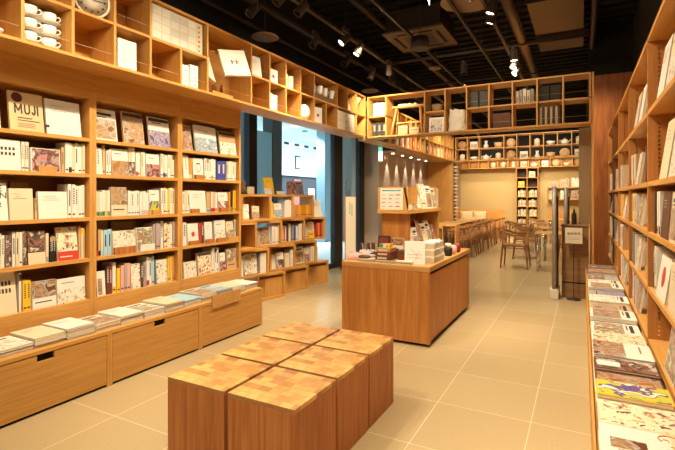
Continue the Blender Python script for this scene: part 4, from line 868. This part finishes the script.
# banner stand near the door
t = thing('banner_stand', 'tall cream banner board with green lettering in a wood frame by the glass door', 'sign', (-3.40, 6.78, 0), (0, 0, R(20)))
bx(-.012, .012, -.06, .06, 0, .012, BLKM).build('base', t)
bx(-.075, .085, .0, .02, .0125, 1.40, plain('banner face', (.80, .74, .58), .5)).build('board', t); m = MB().box(-.095, -.0752, -.005, .03, .0125, 1.41, WZ).box(-.0750, .085, -.005, .03, 1.4002, 1.412, WX).box(.0852, .092, -.005, .03, .0125, 1.41, WZ); m.build('frame', t)
m = MB(); gm = plain('pale green print', (.30, .42, .16), .6)
for j in range(2):
    for k in range(5): m.box(-.02 + j * .035, .002 + j * .035, -.0008, 0, 1.28 - k * .04 - j * .03, 1.305 - k * .04 - j * .03, gm)
m.build('lettering', t)
# security posts, counter and sign
def gate(x, y, lab):
    t = thing('security_gate', lab, 'security gate', (x, y, 0))
    bx(-.055, .055, -.10, .30, 0, .14, plain('pale gate plastic', (.62, .56, .46), .4)).build('base', t, bevel=.01)
    MB().sweep([(0, -.06, .14), (0, -.06, 1.47), (0, 0, 1.52), (0, .2, 1.52), (0, .26, 1.47), (0, .26, .14)], .029, STEEL, 14).build('hoop', t)
    bx(.012, .042, -.02, .22, .16, 1.40, DARKP).build('panel', t)
gate(-.335, 6.95, 'tall silver security gate post beside the cafe entrance, nearest one')
gate(-.21, 7.62, 'second silver security gate standing behind the wooden counter')
t = thing('service_counter', 'chest-high oak counter with dark trim line at the cafe entrance', 'counter', (-.22, 7.1, 0))
SCW = wood('service counter oak', (.30, .165, .07), (.22, .11, .042), (1.2, 10, 10))
bx(-.03, .30, 0, .35, .22, .99, SCW).build('front_panel', t); bx(-.03, .30, 0, .35, .0, .20, SCW).build('plinth', t); bx(-.03, .30, .004, .35, .2005, .2195, SLOT).build('shadow_gap', t); bx(-.04, .31, -.01, .36, .9905, 1.01, SCW).build('top_board', t)
t = thing('sign_stand', 'square white sign on a thin dark post in front of the counter', 'sign', (-.10, 7.0, 0))
MB().lathe([(.09, 0), (.09, .008), (0, .01)], DARKP, 20).build('base', t); bx(-.006, .006, -.006, .006, .0102, .76, DARKP).build('post', t)
bx(-.105, .105, -.012, .008, .765, .98, CM['cream']).build('sign_plate', t); bx(-.105, .08, .0085, .016, .97, 1.0, BLKM).build('clip', t)
m = MB()
for k in range(4): m.lathe([(.02, 0), (.02, .001), (.013, .001)], CM['grey'], 14, Matrix.Translation((-.06 + .042 * k, -.0125, .905)) @ Matrix.Rotation(R(90), 4, 'X'))
for k in range(2): m.box(-.075, .075, -.0135, -.0125, .82 + k * .02, .824 + k * .02, CM['grey'])
m.build('printing', t)
tag(bx(-.04, .115, 7.40, 7.55, 1.012, 2.39, GRW).build('pillar_panel'), 'greyed oak panel rising from the counter to the bridge shelf', 'panel')
tag(bx(.118, .14, 6.95, 7.3, 0, 3.07, WZ).build('end_post'), 'tall thin oak post closing the right end of the bridge shelf', 'post')
tag(MB().lathe([(.03, 0), (.032, .01), (.032, .14), (.012, .18), (.012, .22), (0, .221)], BLKM, 14).build('bottle', loc=(-.10, 7.3, 1.0108)), 'dark bottle on the service counter beside the panel', 'bottle')

# ------------------------------------------------------------------ right bookcases and ledge
XR = .38
RB = [.87, 2.235, 3.60, 4.965, 6.33, 7.50, 8.70]
RS = [.46, .80, 1.16, 1.485, 1.95, 2.43]
RN = ['nearest', 'second', 'third', 'fourth', 'fifth', 'farthest']
SWZ = wood('oak side panel', (.50, .22, .06), (.39, .155, .04), (9, 9, .7))
def ystrip(m, x, y, sgn):
    z = .5
    while z < 2.40:
        m.box(x - .006, x + .006, y, y + sgn * .0016, z, z + .014, CHR) if sgn > 0 else m.box(x - .006, x + .006, y + sgn * .0016, y, z, z + .014, CHR)
        z += .028
for b in range(1, 6):
    y0, y1 = RB[b] + .001, RB[b + 1] - .001
    t = thing('bookcase', 'tall oak bookcase on the right wall, %s of five' % (None, 'nearest', 'second', 'third', 'fourth', 'farthest')[b], 'bookcase', (0, 0, 0), group='bookcases on the right wall')
    bx(XR, .70, y0, y0 + .019, .412, 2.445, SWZ).build('side_panel', t); bx(XR, .70, y1 - .019, y1, .412, 2.445, SWZ).build('side_panel', t)
    bx(.7005, .715, y0, y1, .412, 2.445, SWZ).build('back_panel', t)
    for z in RS: bx(XR - .001, .70, y0 + .0195, y1 - .0195, z - .016, z + .014, WY).build('shelf', t)
    m = MB(); ystrip(m, XR + .06, y1 - .0192, -1); m.build('shelf_support_strip', t); m = MB(); ystrip(m, XR + .06, y0 + .0192, 1); m.build('shelf_support_strip', t)
rfill = ['white cream white tan', 'orange white yellow white grey', 'white grey brown cream', 'tan tan cream white', 'cream white red white', 'brown black white grey cream', 'yellow white pink white']
cnt = 0
for b in range(1, 6):
    y0, y1 = RB[b] + .03, RB[b + 1] - .03
    for r in range(5):
        z = RS[r] + .0145; hmax = (RS[r + 1] - RS[r]) - .045
        place = '%s shelf up, %s right bookcase' % (ORD[r + 1], (None, 'nearest', 'second', 'third', 'fourth', 'farthest')[b])
        sp = []
        if b == 1:
            sp = {0: [('f', 3.0, 2.72, .28, 'white', 'q', 'green'), ('f', 2.68, 2.36, .27, 'white', 'q', 'pink')],
                  1: [('s', 3.55, 3.50, 1, .25, 'black', 'd', None), ('s', 3.49, 3.36, 3, .27, 'white cream', '', None), ('f', 3.33, 3.0, .26, 'white', 'o', None), ('f', 2.9, 2.6, .25, 'cream', 't', None)],
                  2: [('s', 3.55, 3.4, 2, .27, 'tan brown', '', None), ('s', 3.36, 3.22, 3, .26, 'white cream', '', None), ('f', 3.15, 2.9, .25, 'brown', 't', None), ('f', 2.85, 2.6, .25, 'cream', 'p', 'room')],
                  3: [('f', 3.2, 2.93, .33, 'cream', 't', None), ('f', 2.88, 2.6, .31, 'white', 'p', 'line')],
                  4: [('f', 3.32, 3.05, .33, 'white', 't', None), ('f', 3.0, 2.73, .31, 'cream', 'l', 'line'), ('f', 2.70, 2.45, .3, 'white', 'q', 'food')]}[r]
        else:
            if r == 4 and b > 2: sp = []
            elif r == 4: sp = [('f', y1 - .25, y1 - .5, .3, 'cream', 'l', 'line'), ('f', y1 - .6, y1 - .85, .3, 'white', 't', None)]
            else:
                n = 8 if b < 4 else 6; T_ = random.uniform(.036, .05)
                h_ = min(hmax, .29)
                sp = [('s', y1 - .01, y1 - .01 - T_ * n, n, h_ * .93, rfill[(b * 2 + r) % 7], ('k', 'dk d', 'b k')[(b + r) % 3], ('red', 'orange', 'blue')[(b * r) % 3])]
                if b == 2 or (b + r) % 2: sp.append(('f', y1 - .08 - T_ * n, y1 - .30 - T_ * n, h_ * .9, ('cream', 'white')[r % 2], 'q', ('green', 'line', 'food', 'icons')[(r + b) % 4]))
                if b == 2 and r % 2: sp.append(('s', y0 + .30, y0 + .04, 4, h_ * .9, rfill[(b + r) % 7], 'k', None))
        st = shelf_row(sp, XR + .012, lambda v: v, z, place, 'books on the ' + place, rot=PI)
        cnt += len(st)
        if b >= 3: FAR.extend(o for o, _ in st)
# ledge
t = thing('magazine_ledge', 'long low oak ledge under the right bookcases, covered with magazines', 'ledge', (0, 0, 0))
bx(.04, .375, 1.2, 7.05, .39, .41, WY).build('top_board', t); bx(.045, .065, 1.2, 7.05, 0, .389, WY).build('front_panel', t); bx(.066, .70, 7.03, 7.05, 0, .389, WY).build('end_panel', t); bx(.376, .7, 1.2, 7.05, .0, .41, WY).build('rear_base', t)
bx(.041, .049, 1.2, 7.05, .411, .432, WY).build('edge_strip', t)
RM = [('white', 'Z', 'food', 'magazine with orange script title'), ('cream', 'q', 'icons', 'cream magazine with scattered jewellery pictures'), ('yellow', 'q', 'teal', 'lime and teal patterned magazine'), ('brown', 'q', 'food', 'dark brown food photo magazine'), ('brown', 'q', 'dark', 'dark magazine under a small white card'),
      ('white', 'l', 'food', 'white magazine with red food photos'), ('white', 'q', 'icons', 'white magazine with small scattered dishes'), ('white', 'p', 'green', 'white magazine with garden pictures'), ('white', 'p', 'food', 'rust and white food magazine'), ('tan', 'p', 'room', 'tan interior magazine'),
      ('white', 'p', 'line', 'white line drawing magazine'), ('grey', 'u', 'purple', 'grey and violet picture magazine'), ('white', 'p', 'food', 'cream bordered food magazine'), ('cream', 'p', 'line', 'cream sketch magazine'), ('grey', 'l', 'dark', 'grey magazine with dark photo'), ('maroon', 'q', 'food', 'maroon food magazine'), ('brown', 'q', 'dark', 'brown photo magazine at the far end')]
y = 1.90
for i, (cov, des, acc, lab) in enumerate(RM):
    w = (.30, .26, .20, .20, .20)[i] if i < 5 else .31
    n = (3, 3, 4, 3, 4, 5, 4, 3, 5, 4, 5, 4, 6, 5, 5, 7, 8)[i]; z = .4105
    for k in range(n):
        d = random.uniform(.011, .017)+ .001; z += d
        top = k == n - 1
        c_, de, ac = (cov, des, acc) if top else (('white', 'cream', 'maroon', 'white')[(k + i) % 4], 't', None)
        ordn = 'top' if top else 'bottom' if k == 0 else '%s from the bottom' % ORD[k + 1]
        o = magazine(w - .008, .30, d - .0006, c_, de.replace('Z', 'z'), ac, (.058 + random.uniform(0, .004), y + w - .004, z), PI, '%s, %s of the %s stack on the right ledge' % (lab if top else c_ + ' magazine', ordn, ORD[i + 1]), 'magazines on the right ledge')
        if top and des == 'Z':
            bx(0, .0008, .0, w - .01, .24, .2995, CM['cream']).build('title_band', o)
            m = MB(); pts = [(.002, .045 + .030 * math.cos(a), .235 + .035 * math.sin(a)) for a in [R(30 + 15 * q) for q in range(20)]]; m.sweep(pts, .0035, CM['orange'], 5, flat=.4)
            m.sweep([(.002, .07, .232), (.002, .05, .232), (.002, .05, .215)], .003, CM['orange'], 5, flat=.4)
            m.sweep([(.002, .1 + .012 * q, .235 + .02 * math.sin(q * 1.4)) for q in range(12)], .003, CM['orange'], 5, flat=.4); m.build('script_title', o)
    y += w
    if i == 4: tag(bx(0, .11, 0, .075, 0, .002, CM['white']).build('price_card', loc=(.075, y - .15, z + .0008)), 'small white card lying on the dark magazine of the right ledge', 'card')
bpy.context.view_layer.update()
m = MB()
for o in FAR:
    W4 = o.matrix_world; b0 = len(m.v); m.v += [tuple(W4 @ v.co) for v in o.data.vertices]
    for p in o.data.polygons: m.face([b0 + i for i in p.vertices], o.data.materials[p.material_index])
for o in FAR: me_ = o.data; bpy.data.objects.remove(o); bpy.data.meshes.remove(me_)
o = tag(m.build('books'), 'far rows of books on the right wall bookcases and the cafe shelf tower', 'books'); o['kind'] = 'stuff'

# ------------------------------------------------------------------ cafe furniture
def chair(label, loc, rz, grp):
    t = thing('armchair', label, 'chair', loc, (0, 0, rz), grp)     # faces +X
    bx(-.22, .22, -.225, .225, .425, .455, CHW).build('seat', t, bevel=.012)
    for sx_ in (-1, 1):
        for sy in (-1, 1): MB().sweep([(sx_ * .25, sy * .25, 0), (sx_ * .215, sy * .235, .43), (sx_ * (.205 if sx_ < 0 else .19), sy * .245, .655)], [.014, .019, .015], CHW, 8).build('leg', t)
    pts = []
    for k in range(19):
        a = R(-100 + 200 * k / 18); pts.append((-.02 - .235 * math.cos(a) * 1.0 if abs(a) < PI / 2 else -.02 + .22 * (abs(a) - PI / 2) / R(10) * .9, .265 * math.sin(a) if abs(a) < PI / 2 else .265 * (1 if a > 0 else -1), .66 + .075 * max(0, math.cos(a))))
    MB().sweep(pts, .017, CHW, 8, flat=1.3).build('arm_rail', t)
    MB().sweep([(-.255 + .0 * k, -.16 + .04 * k, .70 + .02 * math.sin(PI * k / 8)) for k in range(9)], [.018] * 9, CHW, 8, flat=2).build('backrest', t)
    for sy in (-1, 1): MB().sweep([(-.23, sy * .235, .40), (.2, sy * .235, .40)], .011, CHW, 6).build('stretcher', t)
    for sx_ in (-1, 1): MB().sweep([(sx_ * .215, -.22, .40), (sx_ * .215, .22, .40)], .011, CHW, 6).build('stretcher', t)
    return t
G1, G2 = 'armchairs along the left row of tables', 'armchairs at the right cafe tables'
ch0 = chair('bentwood armchair on the left row of cafe tables, nearest one', (-2.50, 10.2, 0), PI, G1)
for k in range(1, 8): dup(ch0, (-2.50 + .02 * (k % 2), 10.2 + .74 * k, 0), (0, 0, PI + R(4 * (k % 3 - 1))), 'bentwood armchair on the left row of cafe tables, %s from the near end' % ORD[k + 1], G1)
def table(label, loc, w, d, grp, chrome=False):
    t = thing('cafe_table', label, 'table', loc, (0, 0, 0), grp)
    bx(-w / 2, w / 2, -d / 2, d / 2, .695, .72, TTW).build('tabletop', t, bevel=.004)
    for sx_ in (-1, 1):
        for sy in (-1, 1): MB().sweep([(sx_ * (w / 2 - .05), sy * (d / 2 - .05), 0), (sx_ * (w / 2 - .05), sy * (d / 2 - .05), .694)], .018, CHR if chrome else CHW, 10).build('leg', t)
    return t
GT, GR = 'tables along the left bench', 'right cafe tables'
tb = table('wooden cafe table in the left row, nearest one', (-3.05, 10.3, 0), .60, .58, GT)
for k in range(1, 8): dup(tb, (-3.05, 10.3 + .74 * k, 0), (0, 0, 0), 'wooden cafe table in the left row, %s from the near end' % ORD[k + 1], GT)
tr = table('wooden cafe table with steel legs right of the nearest armchair', (-.48, 9.62, 0), .62, .66, GR, True)
for k, (x, y_) in enumerate(((-.48, 11.2), (-.9, 13.0), (-.6, 15.4))): dup(tr, (x, y_, 0), (0, 0, 0), 'wooden cafe table with steel legs on the right side, %s from the near end' % ORD[k + 2], GR)
for k, (x, y_, a) in enumerate(((-1.17, 9.70, 0), (-1.15, 11.2, 5), (-1.55, 13.0, -4), (-.2, 10.35, 180), (-1.2, 15.3, 0))):
    dup(ch0, (x, y_, 0), (0, 0, R(a)), ('bentwood armchair in full view at the nearest right cafe table', 'bentwood armchair behind the nearest one at the right tables', 'bentwood armchair at the third right cafe table', 'bentwood armchair half hidden behind the silver gate post', 'bentwood armchair at the farthest right cafe table')[k], G2)
t = thing('wall_bench', 'long wooden bench against the left wall of the cafe', 'bench', (-3.94, 9.9, 0))
bx(0, .42, 3.12, 6.65, .0, .42, CHW).build('seat_box', t); bx(0, .06, 3.12, 6.65, .421, 1.0, WY).build('backrest', t); bx(.421, 1.6, 6.1, 6.65, 0, .42, CHW).build('seat_box', t); bx(.0605, 1.6, 6.66, 6.72, 0, .95, WX).build('backrest', t)
for k in range(2):
    n_ = MB(); nn = 9
    for f_ in (1, -1):
        b0 = len(n_.v)
        for i_ in range(nn):
            for j_ in range(nn):
                u_, v_ = i_ / (nn - 1) * 2 - 1, j_ / (nn - 1) * 2 - 1; th = .07 * (1 - u_ ** 4) * (1 - v_ ** 4) + .002
                n_.v.append((u_ * .22 * (1 - .08 * (1 - v_ * v_)), f_ * th, .22 + v_ * .21 * (1 - .08 * (1 - u_ * u_))))
        for i_ in range(nn - 1):
            for j_ in range(nn - 1):
                q = [b0 + i_ * nn + j_, b0 + (i_ + 1) * nn + j_, b0 + (i_ + 1) * nn + j_ + 1, b0 + i_ * nn + j_ + 1]; n_.face(q if f_ < 0 else q[::-1], LINEN, True)
    tag(n_.build('cushion', loc=(-3.62 + .46 * k, 16.38, .43 + .06), rot=(R(-14), 0, 0)), 'beige linen cushion at the far end of the cafe bench, %s from left' % ORD[k + 1], 'cushion', 'cushions on the cafe bench')
for k, (y_, h_) in enumerate(((9.75, 1.45), (10.25, 1.5), (10.8, 1.45), (11.4, 1.42))):
    tag(bx(-3.94, -3.9, y_, y_ + .22, 0, h_, plain('pale partition post', (.62, .46, .32), .6)).build('wall_post'), 'short pale post against the washed wall, %s from left' % ORD[k + 1], 'post', 'pale posts against the grey wall')
# exit sign
t = thing('exit_sign', 'slim lit green and white exit sign hanging under the bridge corner', 'sign', (-3.46, 8.2, 2.1), (0, 0, R(20)))
gl = emis('sign white glow', (.75, .93, .9), .55); gg = emis('sign green glow', (.08, .5, .38), .5)
bx(-.035, .045, 0, .04, 0, .19, gl).build('light_face', t); bx(-.04, .04, 0, .04, .195, .28, gg).build('green_face', t); bx(-.004, .004, .02, .03, .2805, .30, DARKP).build('hanger', t)

# ------------------------------------------------------------------ ceiling equipment
def at(u, v, z):
    a = (u - 337.5) / F; t_ = (z - 1.4) * F / (197 - v); return Vector((t_ * (-SN + a * CS), t_ * (CS + a * SN), z))
ZK = 3.5
for k, (x, w, y0, y1, nm) in enumerate(((-3.08, .04, 1.2, 16, 'second from the window side'), (-2.69, .05, 1.2, 16, 'third from the window side'), (-1.96, .03, 1.2, 12, 'in the middle beside the ceiling cassette'), (-1.25, .03, 1.0, 10, 'right of the ceiling cassette'), (-.93, .035, 1.0, 12, 'next to the fat round duct'))):
    t = thing('light_track', 'thin bronze lighting track along the shop ceiling, ' + nm, 'track', (x, 0, ZK))
    bx(-w / 2, w / 2, y0, y1, -.02, .02, TRACKM).build('rail', t)
    y_ = y0 + .8
    while y_ < y1: bx(-.003, .003, y_, y_ + .006, .02, ZC - ZK - .055, TRACKM).build('hanger_rod', t); y_ += 1.6
for k, (x, z, r, nm) in enumerate(((-3.42, 3.42, .022, 'just above the cubby shelf'), (-3.30, 3.62, .03, 'above the cubby shelf, upper one'), (-2.6, 3.95, .05, 'over the middle of the shop'), (.15, 3.9, .04, 'near the right wall'))):
    tag(MB().sweep([(x, 0, z), (x, 17, z)], r, TRACKM, 8).build('ceiling_pipe'), 'dark pipe running lengthwise ' + nm, 'pipe')
tag(MB().sweep([(-.75, .5, 3.62), (-.75, 12, 3.62)], .065, DUCTM, 14).build('ceiling_duct'), 'fat round brown duct running along the right half of the ceiling', 'duct')
for k, y_ in enumerate((3.4, 6.9, 8.6, 10.4)):
    tag(MB().sweep([(-3.5, y_, 3.56), (.1, y_, 3.56)], (.02, .028, .02, .03)[k], TRACKM, 8).build('cross_pipe'), 'dark pipe crossing the ceiling sideways, %s from the camera' % ORD[k + 1], 'pipe')
m = MB()
for k in range(60): m.box(-4.3, .9, -1 + k * .28, -.93 + k * .28, ZC - .05, ZC - .001, CEILM)
o = m.build('ceiling_deck'); o['kind'] = 'structure'; o.name = 'trim_3'
for k, (y0, y1) in enumerate(((6.2, 7.5), (7.75, 8.4), (3.6, 5.4))):
    tag(MB().box(-.62, .02, y0, y1, 3.85, 4.245, DUCTM).box(-.64, .04, y0 - .03, y0, 3.83, 4.245, TRACKM).build('duct_box'), 'flat brown rectangular duct section, %s' % ('larger one beyond the spotlights', 'smaller one at the far end', 'nearest to the camera')[k], 'duct')
# cassette
c_ = at(421, 40, 3.62)
t = thing('ceiling_cassette', 'square brown ceiling air cassette above the centre of the shop', 'air conditioner', tuple(c_))
cm_ = plain('brown cassette', (.085, .048, .028), .5)
bx(-.42, .42, -.42, .42, 0, .03, cm_).build('grille_plate', t, bevel=.004); bx(-.38, .38, -.38, .38, .0305, .3, TRACKM).build('housing', t)
m = MB(); m.box(-.2, .2, -.2, .2, -.004, -.0005, DARKP)
for sx_ in (-1, 1): m.box(sx_ * .3 - .02, sx_ * .3 + .02, -.25, .25, -.004, -.0005, SLOT); m.box(-.25, .25, sx_ * .3 - .02, sx_ * .3 + .02, -.004, -.0005, SLOT)
m.build('air_slot', t)
c_ = at(420, 49, 3.2)
t = thing('pendant_lamp', 'black cylindrical pendant lamp below the ceiling cassette', 'lamp', tuple(c_))
MB().lathe([(.105, 0), (.115, 0), (.115, .13), (.0, .135)], BLKM, 28).build('lamp_shade', t); MB().lathe([(.105, .012), (0, .012)], plain('amber glass lens', (.25, .12, .05), .3), 24).build('lens', t)
MB().sweep([(0, 0, .136), (0, 0, ZC - 3.2)], .006, BLKM, 6).build('rod', t)
for k, (u, v, r, z, nm) in enumerate(((265, 38, .16, 3.25, 'above the open book'), (370, 91.5, .15, 3.25, 'at the corner of the two cubby shelves'), (435, 69, .1, 3.5, 'small one beyond the cassette'), (470, 1.5, .32, 3.55, 'at the top edge of the picture beside the duct'))):
    t = thing('ceiling_disc', 'flat round ceiling disc ' + nm, 'speaker', tuple(at(u, v, z)))
    MB().lathe([(r * .96, 0), (r, .006), (r * .9, .022), (0, .03)], plain('brown disc', (.21, .125, .07), .45), 36).build('disc', t)
    MB().sweep([(0, 0, .03), (0, 0, ZC - z)], .008, BLKM, 6).build('rod', t); MB().lathe([(.0, -.006), (.02, -.004), (.022, 0)], CHR, 12).build('boss', t)
t = thing('hanging_sign', 'white lit wedge of a sign at the top edge of the ceiling', 'sign', tuple(at(426, 2, 3.5)), (0, 0, R(28)))
m = MB(); m.v += [(-.03, 0, .2), (.045, 0, .2), (.04, 0, -.03), (-.03, .02, .2), (.045, .02, .2), (.04, .02, -.03)]; e_ = emis('cool sign face', (.85, .95, 1), 2)
for q_ in ((0, 2, 1), (3, 4, 5), (0, 1, 4, 3), (1, 2, 5, 4), (2, 0, 3, 5)): m.face(list(q_), e_)
m.build('face', t)
# track spotlights: photo position, height of lens, aim point, lit?
SP = [(340.7, 43.4, 3.3, (-3.3, 4.2, 2.3), 1, 'over the window cubbies, nearest lit one'), (356, 55, 3.3, (-3.3, 5.0, 1.8), 1, 'over the window cubbies, second lit one'), (389, 74.6, 3.3, (-3.0, 7.5, 2.0), 1, 'over the passage corner, lit'),
      (489.6, 14, 3.3, (-1.7, 4.8, .8), 1, 'right of the cassette, upper lit one'), (489.6, 24, 3.3, (-1.8, 5.4, .8), 1, 'right of the cassette, lower lit one'), (514, 61, 3.3, (-.5, 6.5, 0), 1, 'beside the fat duct, top of the lit trio'), (513, 68, 3.3, (-1.5, 6.0, .8), 1, 'beside the fat duct, middle of the lit trio'),
      (514, 74, 3.3, (-1.5, 6.9, 2.6), 1, 'beside the fat duct, bottom of the lit trio'),
      (249, 14, 3.3, (-3.5, 2.2, 1.6), 0, 'above the round disc'), (297, 14, 3.3, (-3.5, 2.8, 1.5), 0, 'between the disc and the top edge'), (312, 46, 3.3, (-3.5, 3.6, 1.5), 0, 'just right of the round disc'), (344, 65, 3.3, (-3.3, 5.2, 2.5), 0, 'left of the passage corner, upper'),
      (370, 79, 3.3, (-3.3, 6.5, 2.5), 0, 'left of the passage corner, lower'), (393, 83, 3.3, (-2.5, 7, 2.5), 0, 'above the trestle'), (464, 74, 3.3, (-1.5, 6.9, 2.5), 0, 'beyond the cassette'), (276, 3, 3.3, (-3.5, 2.5, 1.5), 0, 'at the top edge of the picture')]
body = MB().lathe([(.0, .17), (.04, .165), (.045, .15), (.05, .01), (.053, 0), (.046, 0), (.044, .02)], DARKP, 18).mesh('spot_body')
lens_on = MB().lathe([(.044, .012), (0, .012)], LENS, 18).mesh('lens_on'); lens_off = MB().lathe([(.044, .012), (0, .012)], BLKM, 18).mesh('lens_off')
for k, (u, v, z, aim, on, nm) in enumerate(SP):
    p = at(u, v, z); d = (Vector(aim) - p).normalized()
    t = thing('spotlight', ('lit' if on else 'unlit') + ' bronze track spotlight ' + nm, 'spotlight', tuple(p), group='spotlights on the ceiling tracks')
    q = (-d).to_track_quat('Z', 'Y')
    for nm_, me in (('body', body), ('lens', lens_on if on else lens_off)):
        o = bpy.data.objects.new(nm_, me); COL.objects.link(o); o.parent = t; o.rotation_mode = 'QUATERNION'; o.rotation_quaternion = q
    c2 = (-d) * .09
    MB().sweep([tuple(c2 + Vector((.05, 0, 0))), (c2.x + .05, c2.y, ZK - z - .03), (c2.x, c2.y, ZK - z - .02)], .007, DARKP, 6).build('yoke', t)
    bx(c2.x - .02, c2.x + .02, c2.y - .06, c2.y + .06, ZK - z - .045, ZK - z + .0, DARKP).build('adapter', t)

# ------------------------------------------------------------------ lights
WARM = (1, .81, .555)
def spot(p, aim, e, ang=70, blend=.9, r=.06, col=WARM):
    l = bpy.data.lights.new('spot_lamp', 'SPOT'); l.energy = e; l.spot_size = R(ang); l.spot_blend = blend; l.shadow_soft_size = r; l.color = col
    o = bpy.data.objects.new('spot_lamp', l); COL.objects.link(o); o.location = p; o.rotation_euler = (Vector(aim) - Vector(p)).to_track_quat('-Z', 'Y').to_euler(); return o
def glow(p, e, r=.1, col=WARM):
    l = bpy.data.lights.new('fill_lamp', 'POINT'); l.energy = e; l.shadow_soft_size = r; l.color = col
    o = bpy.data.objects.new('fill_lamp', l); COL.objects.link(o); o.location = p; return o
K = 1.0
# left bookcases and cubbies
for y_ in (.7, 1.6, 2.5, 3.4, 4.3): spot((-2.05, y_, 3.44), (-3.5, y_ + .1, 1.15), 92 * K, 80, r=.03)
for y_ in (1.8, 3.0, 4.2, 5.4): spot((-1.96, y_, 3.45), (-3.2, y_ + .1, 2.75), 30 * K, 60)
for y_ in (5.0, 5.9): spot((-2.6, y_ - .4, 3.4), (-3.8, y_, .7), 100 * K, 70)
for y_ in (1.2, 2.6, 4.0): spot((-1.9, y_, 3.45), (-3.0, y_ + .1, .2), 55 * K, 70)
# stools and counter
spot((-2.3, 1.2, 3.45), (-1.5, 2.2, .4), 130 * K, 60, r=.05); spot((-2.69, 2.2, 3.45), (-1.55, 2.4, .4), 110 * K, 60, r=.05)
spot((-2.0, 3.0, 3.45), (-1.7, 4.3, .5), 100 * K, 60, r=.05); spot((-1.25, 3.4, 3.45), (-1.6, 5.0, .9), 150 * K, 60, r=.05); spot((-1.25, 6.4, 3.45), (-1.7, 5.3, 1.0), 60 * K, 60); spot((-.93, 4.6, 3.45), (-1.4, 5.0, .8), 110 * K, 50)
# right bookcase and ledge
for y_ in (1.6, 2.9, 4.2, 5.6, 7.0): spot((-.93, y_, 3.45), (.35, y_ + .3, 1.1), 110 * K, 85)
for y_ in (1.8, 3.2, 4.6, 6.0): spot((-.75, y_, 3.45), (.2, y_ + .2, .4), 40 * K, 50)
spot((-.6, 7.5, 3.6), (.35, 8.75, 1.9), 110 * K, 70); spot((-.3, .4, 3.3), (-1.3, 2.0, .2), 90 * K, 60)  # spots added to brighten the cedar wall and the stools' aisle side
# floor
for y_ in (.5, 3.2, 5.6, 7.4): spot((-.93, y_, 3.45), (-.45, y_ + .3, 0), 90 * K, 75)
spot((-2.6, 4.4, 3.45), (-2.9, 5.3, 0), 90 * K, 70)
# bridge shelf
for x in (-2.3, -1.4, -.5): spot((x, 5.1, 3.45), (x, 6.95, 2.7), 32 * K, 80)
spot((-2.4, 5.6, 3.45), (-3.9, 9.6, 1.2), 330 * K, 50); spot((-1.2, 5.4, 3.45), (-.1, 7.1, .8), 60 * K, 50)  # first spot added to warm the taupe wall beyond the bridge
# cafe
for y_ in (9.0, 11.0, 14.6, 15.6):
    for x in (-2.9, -.9): spot((x, y_, 3.7), (x, y_ + .4, 0), 140 * K, 100, r=.1)
for x in (-3.2, -2.4, -1.6, -.6): spot((x, 14.0, 3.5), (x, 16.8, 1.5), 85 * K, 90)
for x in (-2.6, -1.5, -.4): spot((x, 11.3, 3.5), (x, 12.95, 2.7), 75 * K, 80); spot((x, 15.2, 3.3), (x, 16.6, 2.5), 25 * K, 80)
spot((-1.8, 8.6, 3.5), (-3.3, 10.3, 2.7), 90 * K, 90); spot((-1.5, 10.5, 3.5), (-3.6, 12.9, 1.4), 130 * K, 60)
sof = bx(-3.95, -3.512, 9.3, 12.92, 2.40, 2.42, GREYW); struct('trim_4', sof)
for k in range(5):
    y_ = 9.75 + .62 * k
    tag(MB().lathe([(.05, 0), (.05, .006), (.03, .008)], WHT, 16).lathe([(.032, -.0005), (0, -.0005)], LENSW, 14).build('downlight', loc=(-3.80, y_, 2.3915)), 'small lit downlight over the washed grey wall, %s from the window' % ORD[k + 1], 'downlight', 'downlights over the grey wall')
    spot((-3.86, y_, 2.37), (-3.90, y_, .9), 32, 46, .6, .01, (1, .90, .80))
for y_ in (14.0, 14.8, 15.6): spot((-3.86, y_, 2.37), (-3.90, y_, .9), 32, 46, .6, .01, (1, .90, .80))
for y_ in (-1.5, .3): glow((-1.6, y_, 3.2), 35, .25)  # unseen fill lights added over and behind the camera
# cool spots added under the arcade ceiling to stand in for daylight
for x, y_ in ((-6.2, 6.7), (-6.6, 8.9), (-7.6, 12), (-7.4, 15), (-7.6, 18.5)): spot((x, y_, 3.38), (x - .4, y_ + .2, 0), 560, 150, .6, .1, (.84, .95, 1))
for y_ in (8, 11, 14, 18): spot((-6.9, y_, 3.3), (-9.5, y_ + .5, 2.5), 110, 90, .8, .1, (.84, .95, 1))
spot((-2.3, 4.8, 3.4), (-3.4, 6.75, .9), 240, 30); spot((-2.7, 7.12, 2.37), (-4.05, 9.3, 1.25), 75, 60); spot((-.3, 5.0, 3.3), (-1.6, 5.1, 1.1), 150, 36)  # indoor spots added to brighten the banner, the taupe wall and the riser
w = bpy.data.worlds.new('daylight'); scene.world = w; w.use_nodes = True
w.node_tree.nodes['Background'].inputs[0].default_value = (.55, .82, 1, 1); w.node_tree.nodes['Background'].inputs[1].default_value = 1.2
vs = scene.view_settings; vs.view_transform = 'Standard'; vs.look = 'None'; vs.exposure = .82; vs.gamma = 1; vs.use_curve_mapping = False
scene.cycles.max_bounces = 6; scene.cycles.diffuse_bounces = 4; scene.cycles.sample_clamp_indirect = 4
lab = {}
for o in scene.objects:
    if 'label' in o.keys(): lab.setdefault(o['label'], []).append(o.name)
    if 'label' in o.keys() and not 4 <= len(o['label'].split()) <= 16: print('LEN', o.name, o['label'])
print('DUP', [(k, v[:3]) for k, v in lab.items() if len(v) > 1][:20], 'things', len(lab), 'books', sum(1 for o in scene.objects if o.name.startswith('book')))
